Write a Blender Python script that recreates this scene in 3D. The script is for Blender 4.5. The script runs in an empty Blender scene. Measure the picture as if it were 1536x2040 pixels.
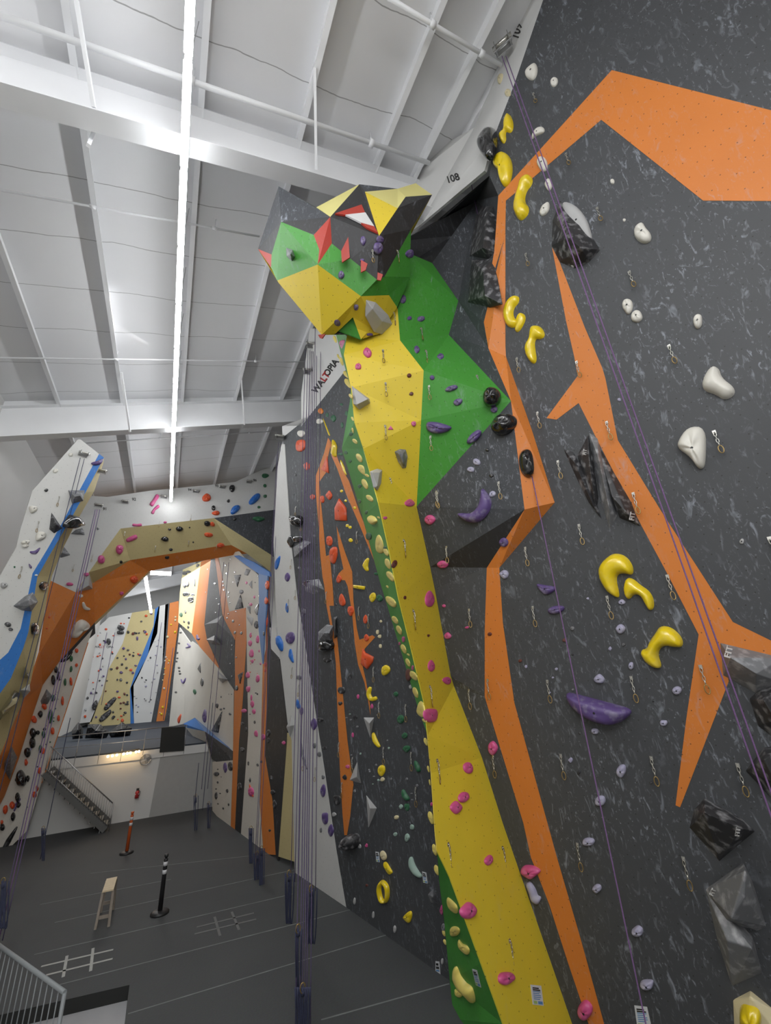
import bpy, bmesh, math, random
import numpy as np
from mathutils import Vector, Matrix
from mathutils.bvhtree import BVHTree
from mathutils.geometry import tessellate_polygon
random.seed(7)
SC = bpy.context.scene; COL = SC.collection
# ------------------------------------------------------------ camera frame
P0 = (768.0, 1020.0); FL = 817.0
V1 = (326.0, 1375.0); V2 = (655.0, -1000.0)
dY = Vector((V1[0]-P0[0], V1[1]-P0[1], FL)).normalized()
dZ = Vector((V2[0]-P0[0], V2[1]-P0[1], FL)).normalized()
dZ = (dZ - dZ.dot(dY)*dY).normalized()
dX = dY.cross(dZ)
RM = Matrix((dX, dY, dZ))
CAM = Vector((0, 0, 4.8))
def ray(x, y): return RM @ Vector((x-P0[0], y-P0[1], FL))
def proj(p):
    c = RM.transposed() @ (Vector(p)-CAM)
    return (P0[0]+FL*c.x/c.z, P0[1]+FL*c.y/c.z)
# surfaces: each is a function pixel-direction -> distance parameter
def PL(px, py, nx, ny, lean=0.0, z0=0.0):
    n = Vector((nx, ny, 0)).normalized(); n.z = -lean
    p = Vector((px, py, z0))
    def f(x, y):
        r = ray(x, y); return n.dot(p-CAM)/n.dot(r)
    return f
def YP(Y):
    return lambda x, y: Y/ray(x, y).y
def XP(X):
    return lambda x, y: X/ray(x, y).x
def ZP(Z):
    return lambda x, y: (Z-CAM.z)/ray(x, y).z
SLOPE = .32; CEIL0 = 4.8+9.9
def CP(off=0):
    def f(x, y):
        r = ray(x, y); return (CEIL0+off-CAM.z)/(r.z-SLOPE*r.x)
    return f
def V(x, y, s, d=0.0):
    r = ray(x, y); t = s if isinstance(s, (int, float)) else s(x, y)
    p = CAM + r*t
    if d: p = p - r.normalized()*d
    return p
def ceil_z(x): return CEIL0+SLOPE*x
# crops of the photograph used for reading positions: origin and scale
CR = dict(Z=(0,0,1), A=(0,0,2.4), B=(500,0,2.56), C=(480,340,3.2), D=(900,100,2.415), E=(0,600,2.4), F=(0,1100,3.4),
          G=(300,1080,3.29), H=(0,1560,2.194), I=(560,660,3.84), J=(560,1100,3.84), K=(560,1540,3.84),
          L=(940,640,2.577), M=(940,1140,2.577), N=(940,1540,2.577), O=(0,860,4.636), P=(0,1280,4.636),
          Q=(160,940,3.49), R=(340,1080,5.486))
def cv(c, pts):
    ox, oy, s = CR[c]; return [(ox+x/s, oy+y/s) for x, y in pts]
# ------------------------------------------------------------ materials
MATS = {}
def new_mat(name):
    m = bpy.data.materials.new(name); m.use_nodes = True
    return m, m.node_tree.nodes, m.node_tree.links, m.node_tree.nodes['Principled BSDF']
def mat(name, col, rough=.5, metal=0.0, spec=.5, vary=.06, vscale=6.0, coat=0.0, bump=0.0, bscale=60.0):
    if name in MATS: return MATS[name]
    m, N, L, b = new_mat(name)
    b.inputs['Roughness'].default_value = rough; b.inputs['Metallic'].default_value = metal
    b.inputs['Specular IOR Level'].default_value = spec
    b.inputs['Coat Weight'].default_value = coat
    tc = N.new('ShaderNodeTexCoord'); nz = N.new('ShaderNodeTexNoise'); nz.inputs['Scale'].default_value = vscale
    nz.inputs['Detail'].default_value = 4
    L.new(tc.outputs['Object'], nz.inputs['Vector'])
    mx = N.new('ShaderNodeMix'); mx.data_type = 'RGBA'
    mx.inputs['A'].default_value = (*[c*(1-vary) for c in col], 1); mx.inputs['B'].default_value = (*[min(1, c*(1+vary)) for c in col], 1)
    L.new(nz.outputs['Fac'], mx.inputs['Factor']); L.new(mx.outputs['Result'], b.inputs['Base Color'])
    if bump:
        n2 = N.new('ShaderNodeTexNoise'); n2.inputs['Scale'].default_value = bscale; L.new(tc.outputs['Object'], n2.inputs['Vector'])
        bp = N.new('ShaderNodeBump'); bp.inputs['Strength'].default_value = bump; bp.inputs['Distance'].default_value = .01
        L.new(n2.outputs['Fac'], bp.inputs['Height']); L.new(bp.outputs['Normal'], b.inputs['Normal'])
    MATS[name] = m; return m
def panel_mat(name, col, rough=.6, nuts=True, chalk=0.0, spec=.4, cs=1.0, nutcol=(.02,.018,.015), streak=(1.0,.42)):
    """painted plywood climbing panel: bolt holes on a 20 cm grid (UV in metres), chalk scuffs"""
    if name in MATS: return MATS[name]
    m, N, L, b = new_mat(name)
    b.inputs['Roughness'].default_value = rough; b.inputs['Specular IOR Level'].default_value = spec
    uv = N.new('ShaderNodeUVMap'); uv.uv_map = 'UVMap'
    tc = N.new('ShaderNodeTexCoord')
    nz = N.new('ShaderNodeTexNoise'); nz.inputs['Scale'].default_value = 1.3; nz.inputs['Detail'].default_value = 5
    L.new(tc.outputs['Object'], nz.inputs['Vector'])
    mx = N.new('ShaderNodeMix'); mx.data_type = 'RGBA'
    mx.inputs['A'].default_value = (*[c*.93 for c in col], 1); mx.inputs['B'].default_value = (*[min(1, c*1.07) for c in col], 1)
    L.new(nz.outputs['Fac'], mx.inputs['Factor']); out = mx.outputs['Result']
    def blend(fac, colr, out):
        k = N.new('ShaderNodeMix'); k.data_type = 'RGBA'; k.inputs['B'].default_value = (*colr, 1)
        L.new(fac, k.inputs['Factor']); L.new(out, k.inputs['A']); return k.outputs['Result']
    def math_(op, a, bb=None, clamp=False):
        k = N.new('ShaderNodeMath'); k.operation = op; k.use_clamp = clamp
        for i, v in enumerate((a, bb)):
            if v is None: continue
            if isinstance(v, (int, float)): k.inputs[i].default_value = v
            else: L.new(v, k.inputs[i])
        return k.outputs[0]
    if chalk > 0:
        # scuffs: stretched, warped noise thresholded, gated by a larger patchy noise
        acc = None
        for i, (rot, sc, st, th) in enumerate(((.6, 5.5*cs, 2.6, .655), (-.5, 9.0*cs, 3.0, .66), (1.3, 16*cs, 2.0, .68))):
            mp = N.new('ShaderNodeMapping'); mp.inputs['Rotation'].default_value = (0, 0, rot)
            mp.inputs['Scale'].default_value = (sc*st, sc, 1); mp.inputs['Location'].default_value = (i*7.3, i*3.1, 0)
            L.new(uv.outputs['UV'], mp.inputs['Vector'])
            n1 = N.new('ShaderNodeTexNoise'); n1.inputs['Scale'].default_value = .55; n1.inputs['Detail'].default_value = 3.5
            n1.inputs['Roughness'].default_value = .6; n1.inputs['Distortion'].default_value = 1.1
            L.new(mp.outputs['Vector'], n1.inputs['Vector'])
            mr = N.new('ShaderNodeMapRange'); mr.inputs['From Min'].default_value = th-.06; mr.inputs['From Max'].default_value = th+.15
            L.new(n1.outputs['Fac'], mr.inputs['Value'])
            acc = mr.outputs['Result'] if acc is None else math_('MAXIMUM', acc, mr.outputs['Result'])
        g = N.new('ShaderNodeTexNoise'); g.inputs['Scale'].default_value = .9; g.inputs['Detail'].default_value = 3
        L.new(uv.outputs['UV'], g.inputs['Vector'])
        gr = N.new('ShaderNodeMapRange'); gr.inputs['From Min'].default_value = .38; gr.inputs['From Max'].default_value = .62
        gr.inputs['To Min'].default_value = .25
        L.new(g.outputs['Fac'], gr.inputs['Value'])
        # fine specks
        sp = N.new('ShaderNodeTexVoronoi'); sp.inputs['Scale'].default_value = 13*cs; L.new(uv.outputs['UV'], sp.inputs['Vector'])
        spk = N.new('ShaderNodeMapRange'); spk.inputs['From Min'].default_value = .12; spk.inputs['From Max'].default_value = .05
        L.new(sp.outputs['Distance'], spk.inputs['Value'])
        spk = math_('MULTIPLY', spk.outputs['Result'], .55)
        f = math_('MULTIPLY', math_('MAXIMUM', acc, spk), gr.outputs['Result'])
        f = math_('MULTIPLY', f, chalk, True)
        out = blend(f, (.36, .39, .45), out)
    if nuts:
        mp = N.new('ShaderNodeMapping'); mp.inputs['Rotation'].default_value = (0, 0, .785)
        mp.inputs['Scale'].default_value = (5.6, 5.6, 1); L.new(uv.outputs['UV'], mp.inputs['Vector'])
        fr = N.new('ShaderNodeVectorMath'); fr.operation = 'FRACTION'; L.new(mp.outputs['Vector'], fr.inputs[0])
        sb = N.new('ShaderNodeVectorMath'); sb.operation = 'SUBTRACT'; L.new(fr.outputs[0], sb.inputs[0]); sb.inputs[1].default_value = (.5, .5, 0)
        sx = N.new('ShaderNodeSeparateXYZ'); L.new(sb.outputs[0], sx.inputs[0])
        d = math_('SQRT', math_('ADD', math_('MULTIPLY', sx.outputs[0], sx.outputs[0]), math_('MULTIPLY', sx.outputs[1], sx.outputs[1])))
        h = math_('LESS_THAN', d, .042)
        out = blend(math_('MULTIPLY', h, .7), nutcol, out)
    L.new(out, b.inputs['Base Color'])
    n2 = N.new('ShaderNodeTexNoise'); n2.inputs['Scale'].default_value = 90; L.new(tc.outputs['Object'], n2.inputs['Vector'])
    bp = N.new('ShaderNodeBump'); bp.inputs['Strength'].default_value = .15; bp.inputs['Distance'].default_value = .004
    L.new(n2.outputs['Fac'], bp.inputs['Height']); L.new(bp.outputs['Normal'], b.inputs['Normal'])
    MATS[name] = m; return m
def emis(name, col, s):
    if name in MATS: return MATS[name]
    m = bpy.data.materials.new(name); m.use_nodes = True; N = m.node_tree.nodes; N.clear()
    e = N.new('ShaderNodeEmission'); e.inputs['Color'].default_value = (*col, 1); e.inputs['Strength'].default_value = s
    o = N.new('ShaderNodeOutputMaterial'); m.node_tree.links.new(e.outputs[0], o.inputs[0]); MATS[name] = m; return m
def hexc(h):
    c = [int(h[i:i+2], 16)/255 for i in (0, 2, 4)]
    return tuple((x/12.92 if x <= .04045 else ((x+.055)/1.055)**2.4) for x in c)
GREY = panel_mat('dark grey panel', (.060, .063, .068), .55, True, 1.0)
GREYU = panel_mat('dark grey panel, scuffed', (.050, .054, .062), .55, True, 1.0, cs=1.3)
ORANGE = panel_mat('orange panel', (.62, .195, .035), .5, True, .45)
YELLOW = panel_mat('yellow panel', (.70, .53, .035), .5, True, .12)
YELLOWP = panel_mat('pale yellow panel', (.66, .60, .22), .5, False, .05)
GREEN = panel_mat('green panel', (.055, .27, .035), .5, True, .35)
WHITE = panel_mat('white panel', (.60, .60, .59), .6, False, .0)
WHITEN = panel_mat('white panel with bolt holes', (.58, .58, .565), .6, True, .0, nutcol=(.25,.25,.25))
CREAM = panel_mat('cream panel', (.60, .57, .51), .6, True, .0, nutcol=(.2,.2,.2))
TAN = panel_mat('tan panel', (.52, .44, .22), .6, True, .1)
TANL = panel_mat('light tan panel', (.70, .62, .34), .6, True, .1)
BLUE = panel_mat('blue panel', (.03, .16, .48), .5, True, .3)
BLUEG = panel_mat('dull blue panel', (.12, .22, .44), .5, True, .3)
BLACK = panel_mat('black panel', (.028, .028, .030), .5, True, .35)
RED = panel_mat('red panel', (.40, .04, .025), .5, False, .1)
HW = panel_mat('eye white panel', (.65, .65, .65), .5, False, .0)
CEILM_ = mat('white roof sheet', (.60, .60, .62), .7, vary=.05, vscale=.8)
STEEL = mat('white painted steel', (.78, .79, .81), .45, vary=.04, vscale=2)
BUILD = mat('white painted wall', (.62, .62, .61), .7, vary=.03, vscale=1)
GALV = mat('galvanised steel', (.42, .42, .42), .35, metal=.8)
CHAIN = mat('bright chain steel', (.55, .54, .50), .3, metal=.9)
BRONZE = mat('worn brass carabiner', (.36, .25, .10), .35, metal=.8)
DARKM = mat('dark bolt steel', (.03, .03, .03), .4, metal=.3)
ROPEM = mat('purple grey rope', (.10, .075, .15), .8, vary=.3, vscale=40)
ROPEP = mat('purple rope', (.17, .09, .22), .8, vary=.3, vscale=40)
ROPEN = mat('dark navy rope', (.035, .04, .08), .8, vary=.3, vscale=40)
HC = dict(yellow=((.78,.58,.01),.25), red=((.66,.085,.02),.4), pink=((.58,.085,.25),.4), purple=((.10,.062,.20),.45),
          lilac=((.34,.33,.46),.5), white=((.68,.66,.60),.45), cream=((.66,.58,.36),.5), black=((.008,.008,.009),.12), grey=((.16,.165,.175),.5),
          green=((.02,.12,.05),.45), blue=((.02,.14,.50),.4), brown=((.12,.03,.02),.5), lightgrey=((.42,.42,.42),.55),
          charcoal=((.03,.03,.033),.5), paleyellow=((.80,.66,.16),.4), orange=((.75,.22,.02),.4), mint=((.30,.42,.36),.5))
def hmat(c):
    col, r = HC[c]
    ch = dict(grey=.7, charcoal=.55, purple=.35, yellow=.10, lilac=.5, pink=.2).get(c, .15)
    nm = 'hold plastic '+c
    if nm in MATS: return MATS[nm]
    m, N, L, b = new_mat(nm)
    b.inputs['Roughness'].default_value = r; b.inputs['Coat Weight'].default_value = .6 if c in ('yellow', 'black') else 0
    tc = N.new('ShaderNodeTexCoord'); nz = N.new('ShaderNodeTexNoise'); nz.inputs['Scale'].default_value = 9; nz.inputs['Detail'].default_value = 6
    L.new(tc.outputs['Object'], nz.inputs['Vector'])
    mr = N.new('ShaderNodeMapRange'); mr.inputs['From Min'].default_value = .50; mr.inputs['From Max'].default_value = .72; mr.inputs['To Max'].default_value = ch
    L.new(nz.outputs['Fac'], mr.inputs['Value'])
    mx = N.new('ShaderNodeMix'); mx.data_type = 'RGBA'; mx.inputs['A'].default_value = (*col, 1); mx.inputs['B'].default_value = (.5, .5, .52, 1)
    L.new(mr.outputs['Result'], mx.inputs['Factor']); L.new(mx.outputs['Result'], b.inputs['Base Color'])
    MATS[nm] = m; return m
# ------------------------------------------------------------ object helpers
def link(o, parent=None):
    COL.objects.link(o)
    if parent is not None:
        o.parent = parent; o.matrix_parent_inverse = parent.matrix_world.inverted()
    return o
def empty(name, loc, label, cat, group=None):
    o = bpy.data.objects.new(name, None); o.empty_display_size = .1; o.location = loc; COL.objects.link(o)
    o.matrix_world = Matrix.Translation(loc)
    o['label'] = label; o['category'] = cat
    if group: o['group'] = group
    return o
def tag(o, label, cat, group=None):
    o['label'] = label; o['category'] = cat
    if group: o['group'] = group
    return o
def wloc(o):
    p = o.location.copy()
    while o.parent: o = o.parent; p = p+o.location
    return p
class MB:
    """collects faces (lists of 3D points + material) into one mesh"""
    def __init__(s): s.v = []; s.f = []; s.m = []; s.mats = []; s.smooth = []
    def mi(s, m):
        if m not in s.mats: s.mats.append(m)
        return s.mats.index(m)
    def face(s, pts, m, smooth=False):
        i = len(s.v); s.v += [Vector(p) for p in pts]; s.f.append(list(range(i, i+len(pts)))); s.m.append(s.mi(m)); s.smooth.append(smooth)
    def grid(s, rows, m, close=True, smooth=True, cap0=None, cap1=None):
        i = len(s.v); n = len(rows[0]); k = s.mi(m)
        for r in rows: s.v += [Vector(p) for p in r]
        for a in range(len(rows)-1):
            for b in range(n if close else n-1):
                c = (b+1) % n
                s.f.append([i+a*n+b, i+a*n+c, i+(a+1)*n+c, i+(a+1)*n+b]); s.m.append(k); s.smooth.append(smooth)
        if cap0: s.f.append([i+b for b in range(n)][::-1]); s.m.append(k); s.smooth.append(False)
        if cap1: s.f.append([i+(len(rows)-1)*n+b for b in range(n)]); s.m.append(k); s.smooth.append(False)
    def box(s, c, h, m, ax=None):
        """centre, half sizes, optional 3 axis vectors"""
        ax = ax or (Vector((1,0,0)), Vector((0,1,0)), Vector((0,0,1))); c = Vector(c)
        q = [c+ax[0]*h[0]*a+ax[1]*h[1]*b+ax[2]*h[2]*d for a in (-1,1) for b in (-1,1) for d in (-1,1)]
        i = len(s.v); s.v += q; k = s.mi(m)
        for f in ((0,1,3,2),(4,6,7,5),(0,4,5,1),(2,3,7,6),(0,2,6,4),(1,5,7,3)):
            s.f.append([i+j for j in f]); s.m.append(k); s.smooth.append(False)
    def bar(s, a, b, w, h, m, up=(0,0,1)):
        a = Vector(a); b = Vector(b); d = (b-a); l = d.length; d.normalize()
        sd = d.cross(Vector(up))
        if sd.length < 1e-4: sd = d.cross(Vector((1,0,0)))
        sd.normalize(); u = sd.cross(d)
        s.box((a+b)/2, (l/2, w/2, h/2), m, (d, sd, u))
    def tube(s, pts, r, m, n=8, caps=True):
        pts = [Vector(p) for p in pts]; rows = []
        ref = None
        for i, p in enumerate(pts):
            d = (pts[min(i+1, len(pts)-1)]-pts[max(i-1, 0)]).normalized()
            if ref is None:
                ref = d.orthogonal().normalized()
            sd = (ref-ref.dot(d)*d).normalized(); ref = sd; u = d.cross(sd)
            rr = r[i] if isinstance(r, (list, tuple)) else r
            rows.append([p+(sd*math.cos(2*math.pi*k/n)+u*math.sin(2*math.pi*k/n))*rr for k in range(n)])
        s.grid(rows, m, True, True, caps, caps)
    def build(s, name, parent=None, fix=True, origin=None):
        me = bpy.data.meshes.new(name)
        base = Vector(origin) if origin is not None else (wloc(parent) if parent is not None else (sum(s.v, Vector())/len(s.v)))
        me.from_pydata([v-base for v in s.v], [], s.f)
        for m in s.mats: me.materials.append(m)
        for p, k, sm in zip(me.polygons, s.m, s.smooth): p.material_index = k; p.use_smooth = sm
        if fix:
            bm = bmesh.new(); bm.from_mesh(me); bmesh.ops.remove_doubles(bm, verts=bm.verts, dist=1e-5)
            bmesh.ops.recalc_face_normals(bm, faces=bm.faces); bm.to_mesh(me); bm.free()
        me.update()
        o = bpy.data.objects.new(name, me); COL.objects.link(o)
        if parent is not None:
            o.parent = parent; o.location = base-wloc(parent)
        else: o.location = base
        return o
# climbing surfaces registered for placing holds
HIT = []   # (tri points, surface key)
def newell(pts):
    n = Vector()
    for i, p in enumerate(pts):
        q = pts[(i+1) % len(pts)]
        n += Vector(((p.y-q.y)*(p.z+q.z), (p.z-q.z)*(p.x+q.x), (p.x-q.x)*(p.y+q.y)))
    return n.normalized()
def panels(name, faces, parent, key, th=.06, register=True, lift=0.0):
    """faces: list of (3D points, material). Panels of real thickness; front faces the camera; UVs in metres."""
    bm = bmesh.new(); uvl = bm.loops.layers.uv.new('UVMap'); mats = []
    base = wloc(parent) if parent is not None else Vector(faces[0][0][0])
    vc = {}
    def bv(p):
        k = (round(p.x, 4), round(p.y, 4), round(p.z, 4))
        if k not in vc: vc[k] = bm.verts.new(p-base)
        return vc[k]
    for pts, m in faces:
        pts = [Vector(p) for p in pts]
        n = newell(pts); c = sum(pts, Vector())/len(pts)
        if n.dot(CAM-c) < 0: pts = pts[::-1]; n = -n
        if lift: pts = [p+n*lift for p in pts]
        if m not in mats: mats.append(m)
        u = Vector((0,0,1)).cross(n)
        if u.length < .05: u = Vector((1,0,0))
        u.normalize(); w = n.cross(u)
        for tri in tessellate_polygon([pts]):
            a = [pts[i] for i in tri]
            if newell(a).dot(n) < 0: a = a[::-1]
            if (a[1]-a[0]).cross(a[2]-a[0]).length < 1e-7: continue
            try: f = bm.faces.new([bv(p) for p in a])
            except ValueError: continue
            f.material_index = mats.index(m)
            for l, p in zip(f.loops, a): l[uvl].uv = (p.dot(u), p.dot(w))
            if register: HIT.append((a, key))
    me = bpy.data.meshes.new(name); bm.to_mesh(me); bm.free()
    for m in mats: me.materials.append(m)
    o = bpy.data.objects.new(name, me); COL.objects.link(o)
    if parent is not None: o.parent = parent; o.location = (0,0,0)
    else: o.location = base
    if th:
        s = o.modifiers.new('thickness', 'SOLIDIFY'); s.thickness = th; s.offset = -1
    return o
def L3(c, pts, s, d=0.0): return [V(x, y, s, d) for x, y in cv(c, pts)]
# ============================================================ building shell
def structure(o): o['kind'] = 'structure'; return o
XL, XR, YB, YF = -5.3, 8.2, -6.0, 44.0
def shell_box(name, x0, x1, y0, y1, z0, z1, m):
    b = MB(); b.box(((x0+x1)/2, (y0+y1)/2, (z0+z1)/2), ((x1-x0)/2, (y1-y0)/2, (z1-z0)/2), m); return structure(b.build(name))
# floor: dark mat with faint seams
m, N, L, b = new_mat('dark grey floor mat'); MATS['floor'] = m
b.inputs['Roughness'].default_value = .75
tc = N.new('ShaderNodeTexCoord'); n1 = N.new('ShaderNodeTexNoise'); n1.inputs['Scale'].default_value = .6; n1.inputs['Detail'].default_value = 5
n2 = N.new('ShaderNodeTexNoise'); n2.inputs['Scale'].default_value = 30; n2.inputs['Detail'].default_value = 3
L.new(tc.outputs['Object'], n1.inputs['Vector']); L.new(tc.outputs['Object'], n2.inputs['Vector'])
mx = N.new('ShaderNodeMix'); mx.data_type = 'RGBA'; mx.inputs['A'].default_value = (.052,.056,.060,1); mx.inputs['B'].default_value = (.080,.084,.086,1)
L.new(n1.outputs['Fac'], mx.inputs['Factor'])
m2 = N.new('ShaderNodeMix'); m2.data_type = 'RGBA'; m2.blend_type = 'MULTIPLY'; m2.inputs['Factor'].default_value = .25
L.new(mx.outputs['Result'], m2.inputs['A']); L.new(n2.outputs['Color'], m2.inputs['B']); L.new(m2.outputs['Result'], b.inputs['Base Color'])
bp = N.new('ShaderNodeBump'); bp.inputs['Strength'].default_value = .3; bp.inputs['Distance'].default_value = .01
L.new(n2.outputs['Fac'], bp.inputs['Height']); L.new(bp.outputs['Normal'], b.inputs['Normal'])
FLOOR = m
# the main mat stops at a stair opening near the lower left of the view
c1 = V(258, 1962, ZP(0)); c2 = V(241, 2040, ZP(0)); c0 = V(0, 2022, ZP(0))
fl = MB()
def fbox(x0, x1, y0, y1, z0=-.35, z1=0.0): fl.box(((x0+x1)/2, (y0+y1)/2, (z0+z1)/2), ((x1-x0)/2, (y1-y0)/2, (z1-z0)/2), FLOOR)
outer = [Vector((XL, YB, 0)), Vector((c1.x-.05, YB, 0)), c1, c0, Vector((XL, c0.y+(c0.y-c1.y)*1.2, 0))]
main = [c1, Vector((c1.x-.05, YB, 0)), Vector((XR, YB, 0)), Vector((XR, YF, 0)), Vector((XL, YF, 0)), outer[4], c0]
fb = MB(); fb.face(main, FLOOR)
dn = Vector((0, 0, -.22)); edge = mat('black rubber edge', (.012,.013,.012), .6)
for a, c in ((main[6], main[0]), (main[0], main[1]), (main[5], main[6])):
    fb.face([a, c, c+dn, a+dn], edge)
floor = structure(fb.build('floor', fix=False))
lf = MB(); lf.face([p+Vector((0,0,-.2)) for p in [outer[0]-Vector((0,0,0)), outer[1]+Vector((.5,0,0)), outer[2]+Vector((.5,.5,0)), outer[3]+Vector((0,.8,0)), outer[4]+Vector((0,.8,0))]], mat('pale concrete', (.36,.36,.37), .7, vary=.15, vscale=2))
structure(lf.build('floor_lower', fix=False))
# seams of the mat
SEAM = mat('pale seam', (.17,.18,.18), .8, vary=.5, vscale=3)
def strip(p, q, w, h=.004, m=SEAM, b=None):
    b = b or MB(); d = (q-p).normalized(); s = Vector((-d.y, d.x, 0))*w/2; z = Vector((0,0,h))
    a = [p-s, q-s, q+s, p+s]
    b.face([v+z for v in a], m)
    for i in range(4): b.face([a[i], a[(i+1)%4], a[(i+1)%4]+z, a[i]+z], m)
    return b
for sg in (((68,1902),(583,1781)),((114,1963),(700,1812)),((255,2020),(890,1826)),((640,2032),(895,1960)),((109,1838),(590,1732)),((80,1802),(340,1752)),((180,1740),(545,1700))):
    s = strip(V(*sg[0], ZP(0)), V(*sg[1], ZP(0)), .022); o = s.build('floor_seam', fix=False); o['kind'] = 'structure'
# tape marks (a cross-hatch of four strips each)
TAPE = mat('pale tape', (.40,.40,.38), .8, vary=.2, vscale=8); TAPE2 = mat('worn tape', (.15,.15,.15), .8, vary=.3, vscale=8)
for lab, mm, segs in (('pale crossed tape strips on the floor mat nearest the railing', TAPE, (((180,802),(495,728)),((200,840),(492,768)),((293,755),(276,848)),((407,722),(396,822)))),
                  ('worn faded crossed tape strips on the floor mat right of the black post', TAPE2, (((860,630),(1110,568)),((850,660),(1120,595)),((938,585),(962,668)),((1013,563),(1045,642))))):
    t = MB()
    for a, c in segs:
        (ax, ay), (bx, by) = cv('H', [a, c]); strip(V(ax, ay, ZP(.002)), V(bx, by, ZP(.002)), .05, .003, mm, t)
    tag(t.build('floor_tape_mark', fix=False), lab, 'tape')
# ceiling
m, N, L, b = new_mat('white ceiling liner'); CEM = m; b.inputs['Roughness'].default_value = .75
tc = N.new('ShaderNodeTexCoord'); sx = N.new('ShaderNodeSeparateXYZ'); L.new(tc.outputs['Object'], sx.inputs[0])
n1 = N.new('ShaderNodeTexNoise'); n1.inputs['Scale'].default_value = .5; n1.inputs['Detail'].default_value = 5; L.new(tc.outputs['Object'], n1.inputs['Vector'])
def nm(op, a, bb=None):
    k = N.new('ShaderNodeMath'); k.operation = op
    for i, v in enumerate((a, bb)):
        if v is None: continue
        if isinstance(v, (int, float)): k.inputs[i].default_value = v
        else: L.new(v, k.inputs[i])
    return k.outputs[0]
y = nm('ADD', sx.outputs[1], nm('MULTIPLY', n1.outputs['Fac'], .35))
fr = nm('FRACT', nm('DIVIDE', y, 1.35)); ln = nm('LESS_THAN', fr, .012)
cm = N.new('ShaderNodeMix'); cm.data_type = 'RGBA'; cm.inputs['A'].default_value = (.69,.695,.71,1); cm.inputs['B'].default_value = (.75,.755,.77,1); L.new(n1.outputs['Fac'], cm.inputs['Factor'])
c2m = N.new('ShaderNodeMix'); c2m.data_type = 'RGBA'; c2m.inputs['B'].default_value = (.22,.22,.22,1); L.new(nm('MULTIPLY', ln, .75), c2m.inputs['Factor']); L.new(cm.outputs['Result'], c2m.inputs['A'])
L.new(c2m.outputs['Result'], b.inputs['Base Color'])
cb = MB(); za, zb = ceil_z(XL-.3), ceil_z(XR+.3)
q = [Vector((XL-.3, YB-.3, za)), Vector((XR+.3, YB-.3, zb)), Vector((XR+.3, YF+.3, zb)), Vector((XL-.3, YF+.3, za))]
up = Vector((0,0,.15)); cb.face(q, CEM); cb.face([p+up for p in q], CEM)
for i in range(4): cb.face([q[i], q[(i+1)%4], q[(i+1)%4]+up, q[i]+up], CEM)
structure(cb.build('ceiling'))
def wallpoly(name, pts, m, n):
    b = MB(); pts = [Vector(p) for p in pts]; n = Vector(n)*.15
    b.face(pts, m); b.face([p+n for p in pts], m)
    for i in range(len(pts)): b.face([pts[i], pts[(i+1)%len(pts)], pts[(i+1)%len(pts)]+n, pts[i]+n], m)
    return structure(b.build(name))
wallpoly('wall_left', [(XL,YB,-.4),(XL,YF,-.4),(XL,YF,ceil_z(XL)),(XL,YB,ceil_z(XL))], BUILD, (-1,0,0))
wallpoly('wall_right', [(XR,YB,-.4),(XR,YF,-.4),(XR,YF,ceil_z(XR)),(XR,YB,ceil_z(XR))], BUILD, (1,0,0))
wallpoly('wall_back', [(XL,YB,-.4),(XR,YB,-.4),(XR,YB,ceil_z(XR)),(XL,YB,ceil_z(XL))], BUILD, (0,-1,0))
wallpoly('wall_far', [(XL,YF,-.4),(XR,YF,-.4),(XR,YF,ceil_z(XR)),(XL,YF,ceil_z(XL))], BUILD, (0,1,0))
# purlins: Z-section, white
for i, x in enumerate((-4.05, -2.44, -.72, 1.02, 2.76, 3.76, 4.50, 6.2)):
    b = MB(); z = ceil_z(x); t = SLOPE*.05
    y0, y1 = YB, YF
    b.box((x, (y0+y1)/2, z-.12), (.012, (y1-y0)/2, .12), STEEL)
    b.box((x+.04, (y0+y1)/2, z-.235), (.05, (y1-y0)/2, .006), STEEL)
    o = b.build('roof_purlin'); structure(o)
# tapered rafters
def rafter(y, drop, w=.32):
    b = MB(); xa, xb = XL, XR
    for x0, x1 in ((xa, xb),):
        za, zb = ceil_z(x0), ceil_z(x1); yw = y+w/2
        b.face([(x0,yw-.01,za),(x1,yw-.01,zb),(x1,yw-.01,zb-drop),(x0,yw-.01,za-drop)], STEEL)
        b.face([(x0,yw+.01,za),(x1,yw+.01,zb),(x1,yw+.01,zb-drop),(x0,yw+.01,za-drop)], STEEL)
        for zz in (drop, .26):
            q = [Vector((x0,y,za-zz)),Vector((x1,y,zb-zz)),Vector((x1,y+w,zb-zz)),Vector((x0,y+w,za-zz))]; u = Vector((0,0,.018))
            b.face(q, STEEL); b.face([p+u for p in q], STEEL)
            for i in range(4): b.face([q[i], q[(i+1)%4], q[(i+1)%4]+u, q[i]+u], STEEL)
    structure(b.build('roof_rafter'))
rafter(4.82, 1.17); rafter(13.75, 1.32, .30); rafter(22.8, 1.3); rafter(31.6, 1.3); rafter(40.4, 1.3); rafter(-4.1, 1.2)
# flange braces
for a, c, Y in (((152,0),(187,214),4.85),((627,135),(630,338),4.85),((242,742),(259,860),13.75),((481,756),(487,846),13.75),((187,262),(176,290),5.1)):
    p = V(*a, CP(-.24)); q = V(*c, YP(Y)); b = MB(); b.bar(p, q, .05, .05, STEEL); structure(b.build('rafter_brace'))
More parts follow.
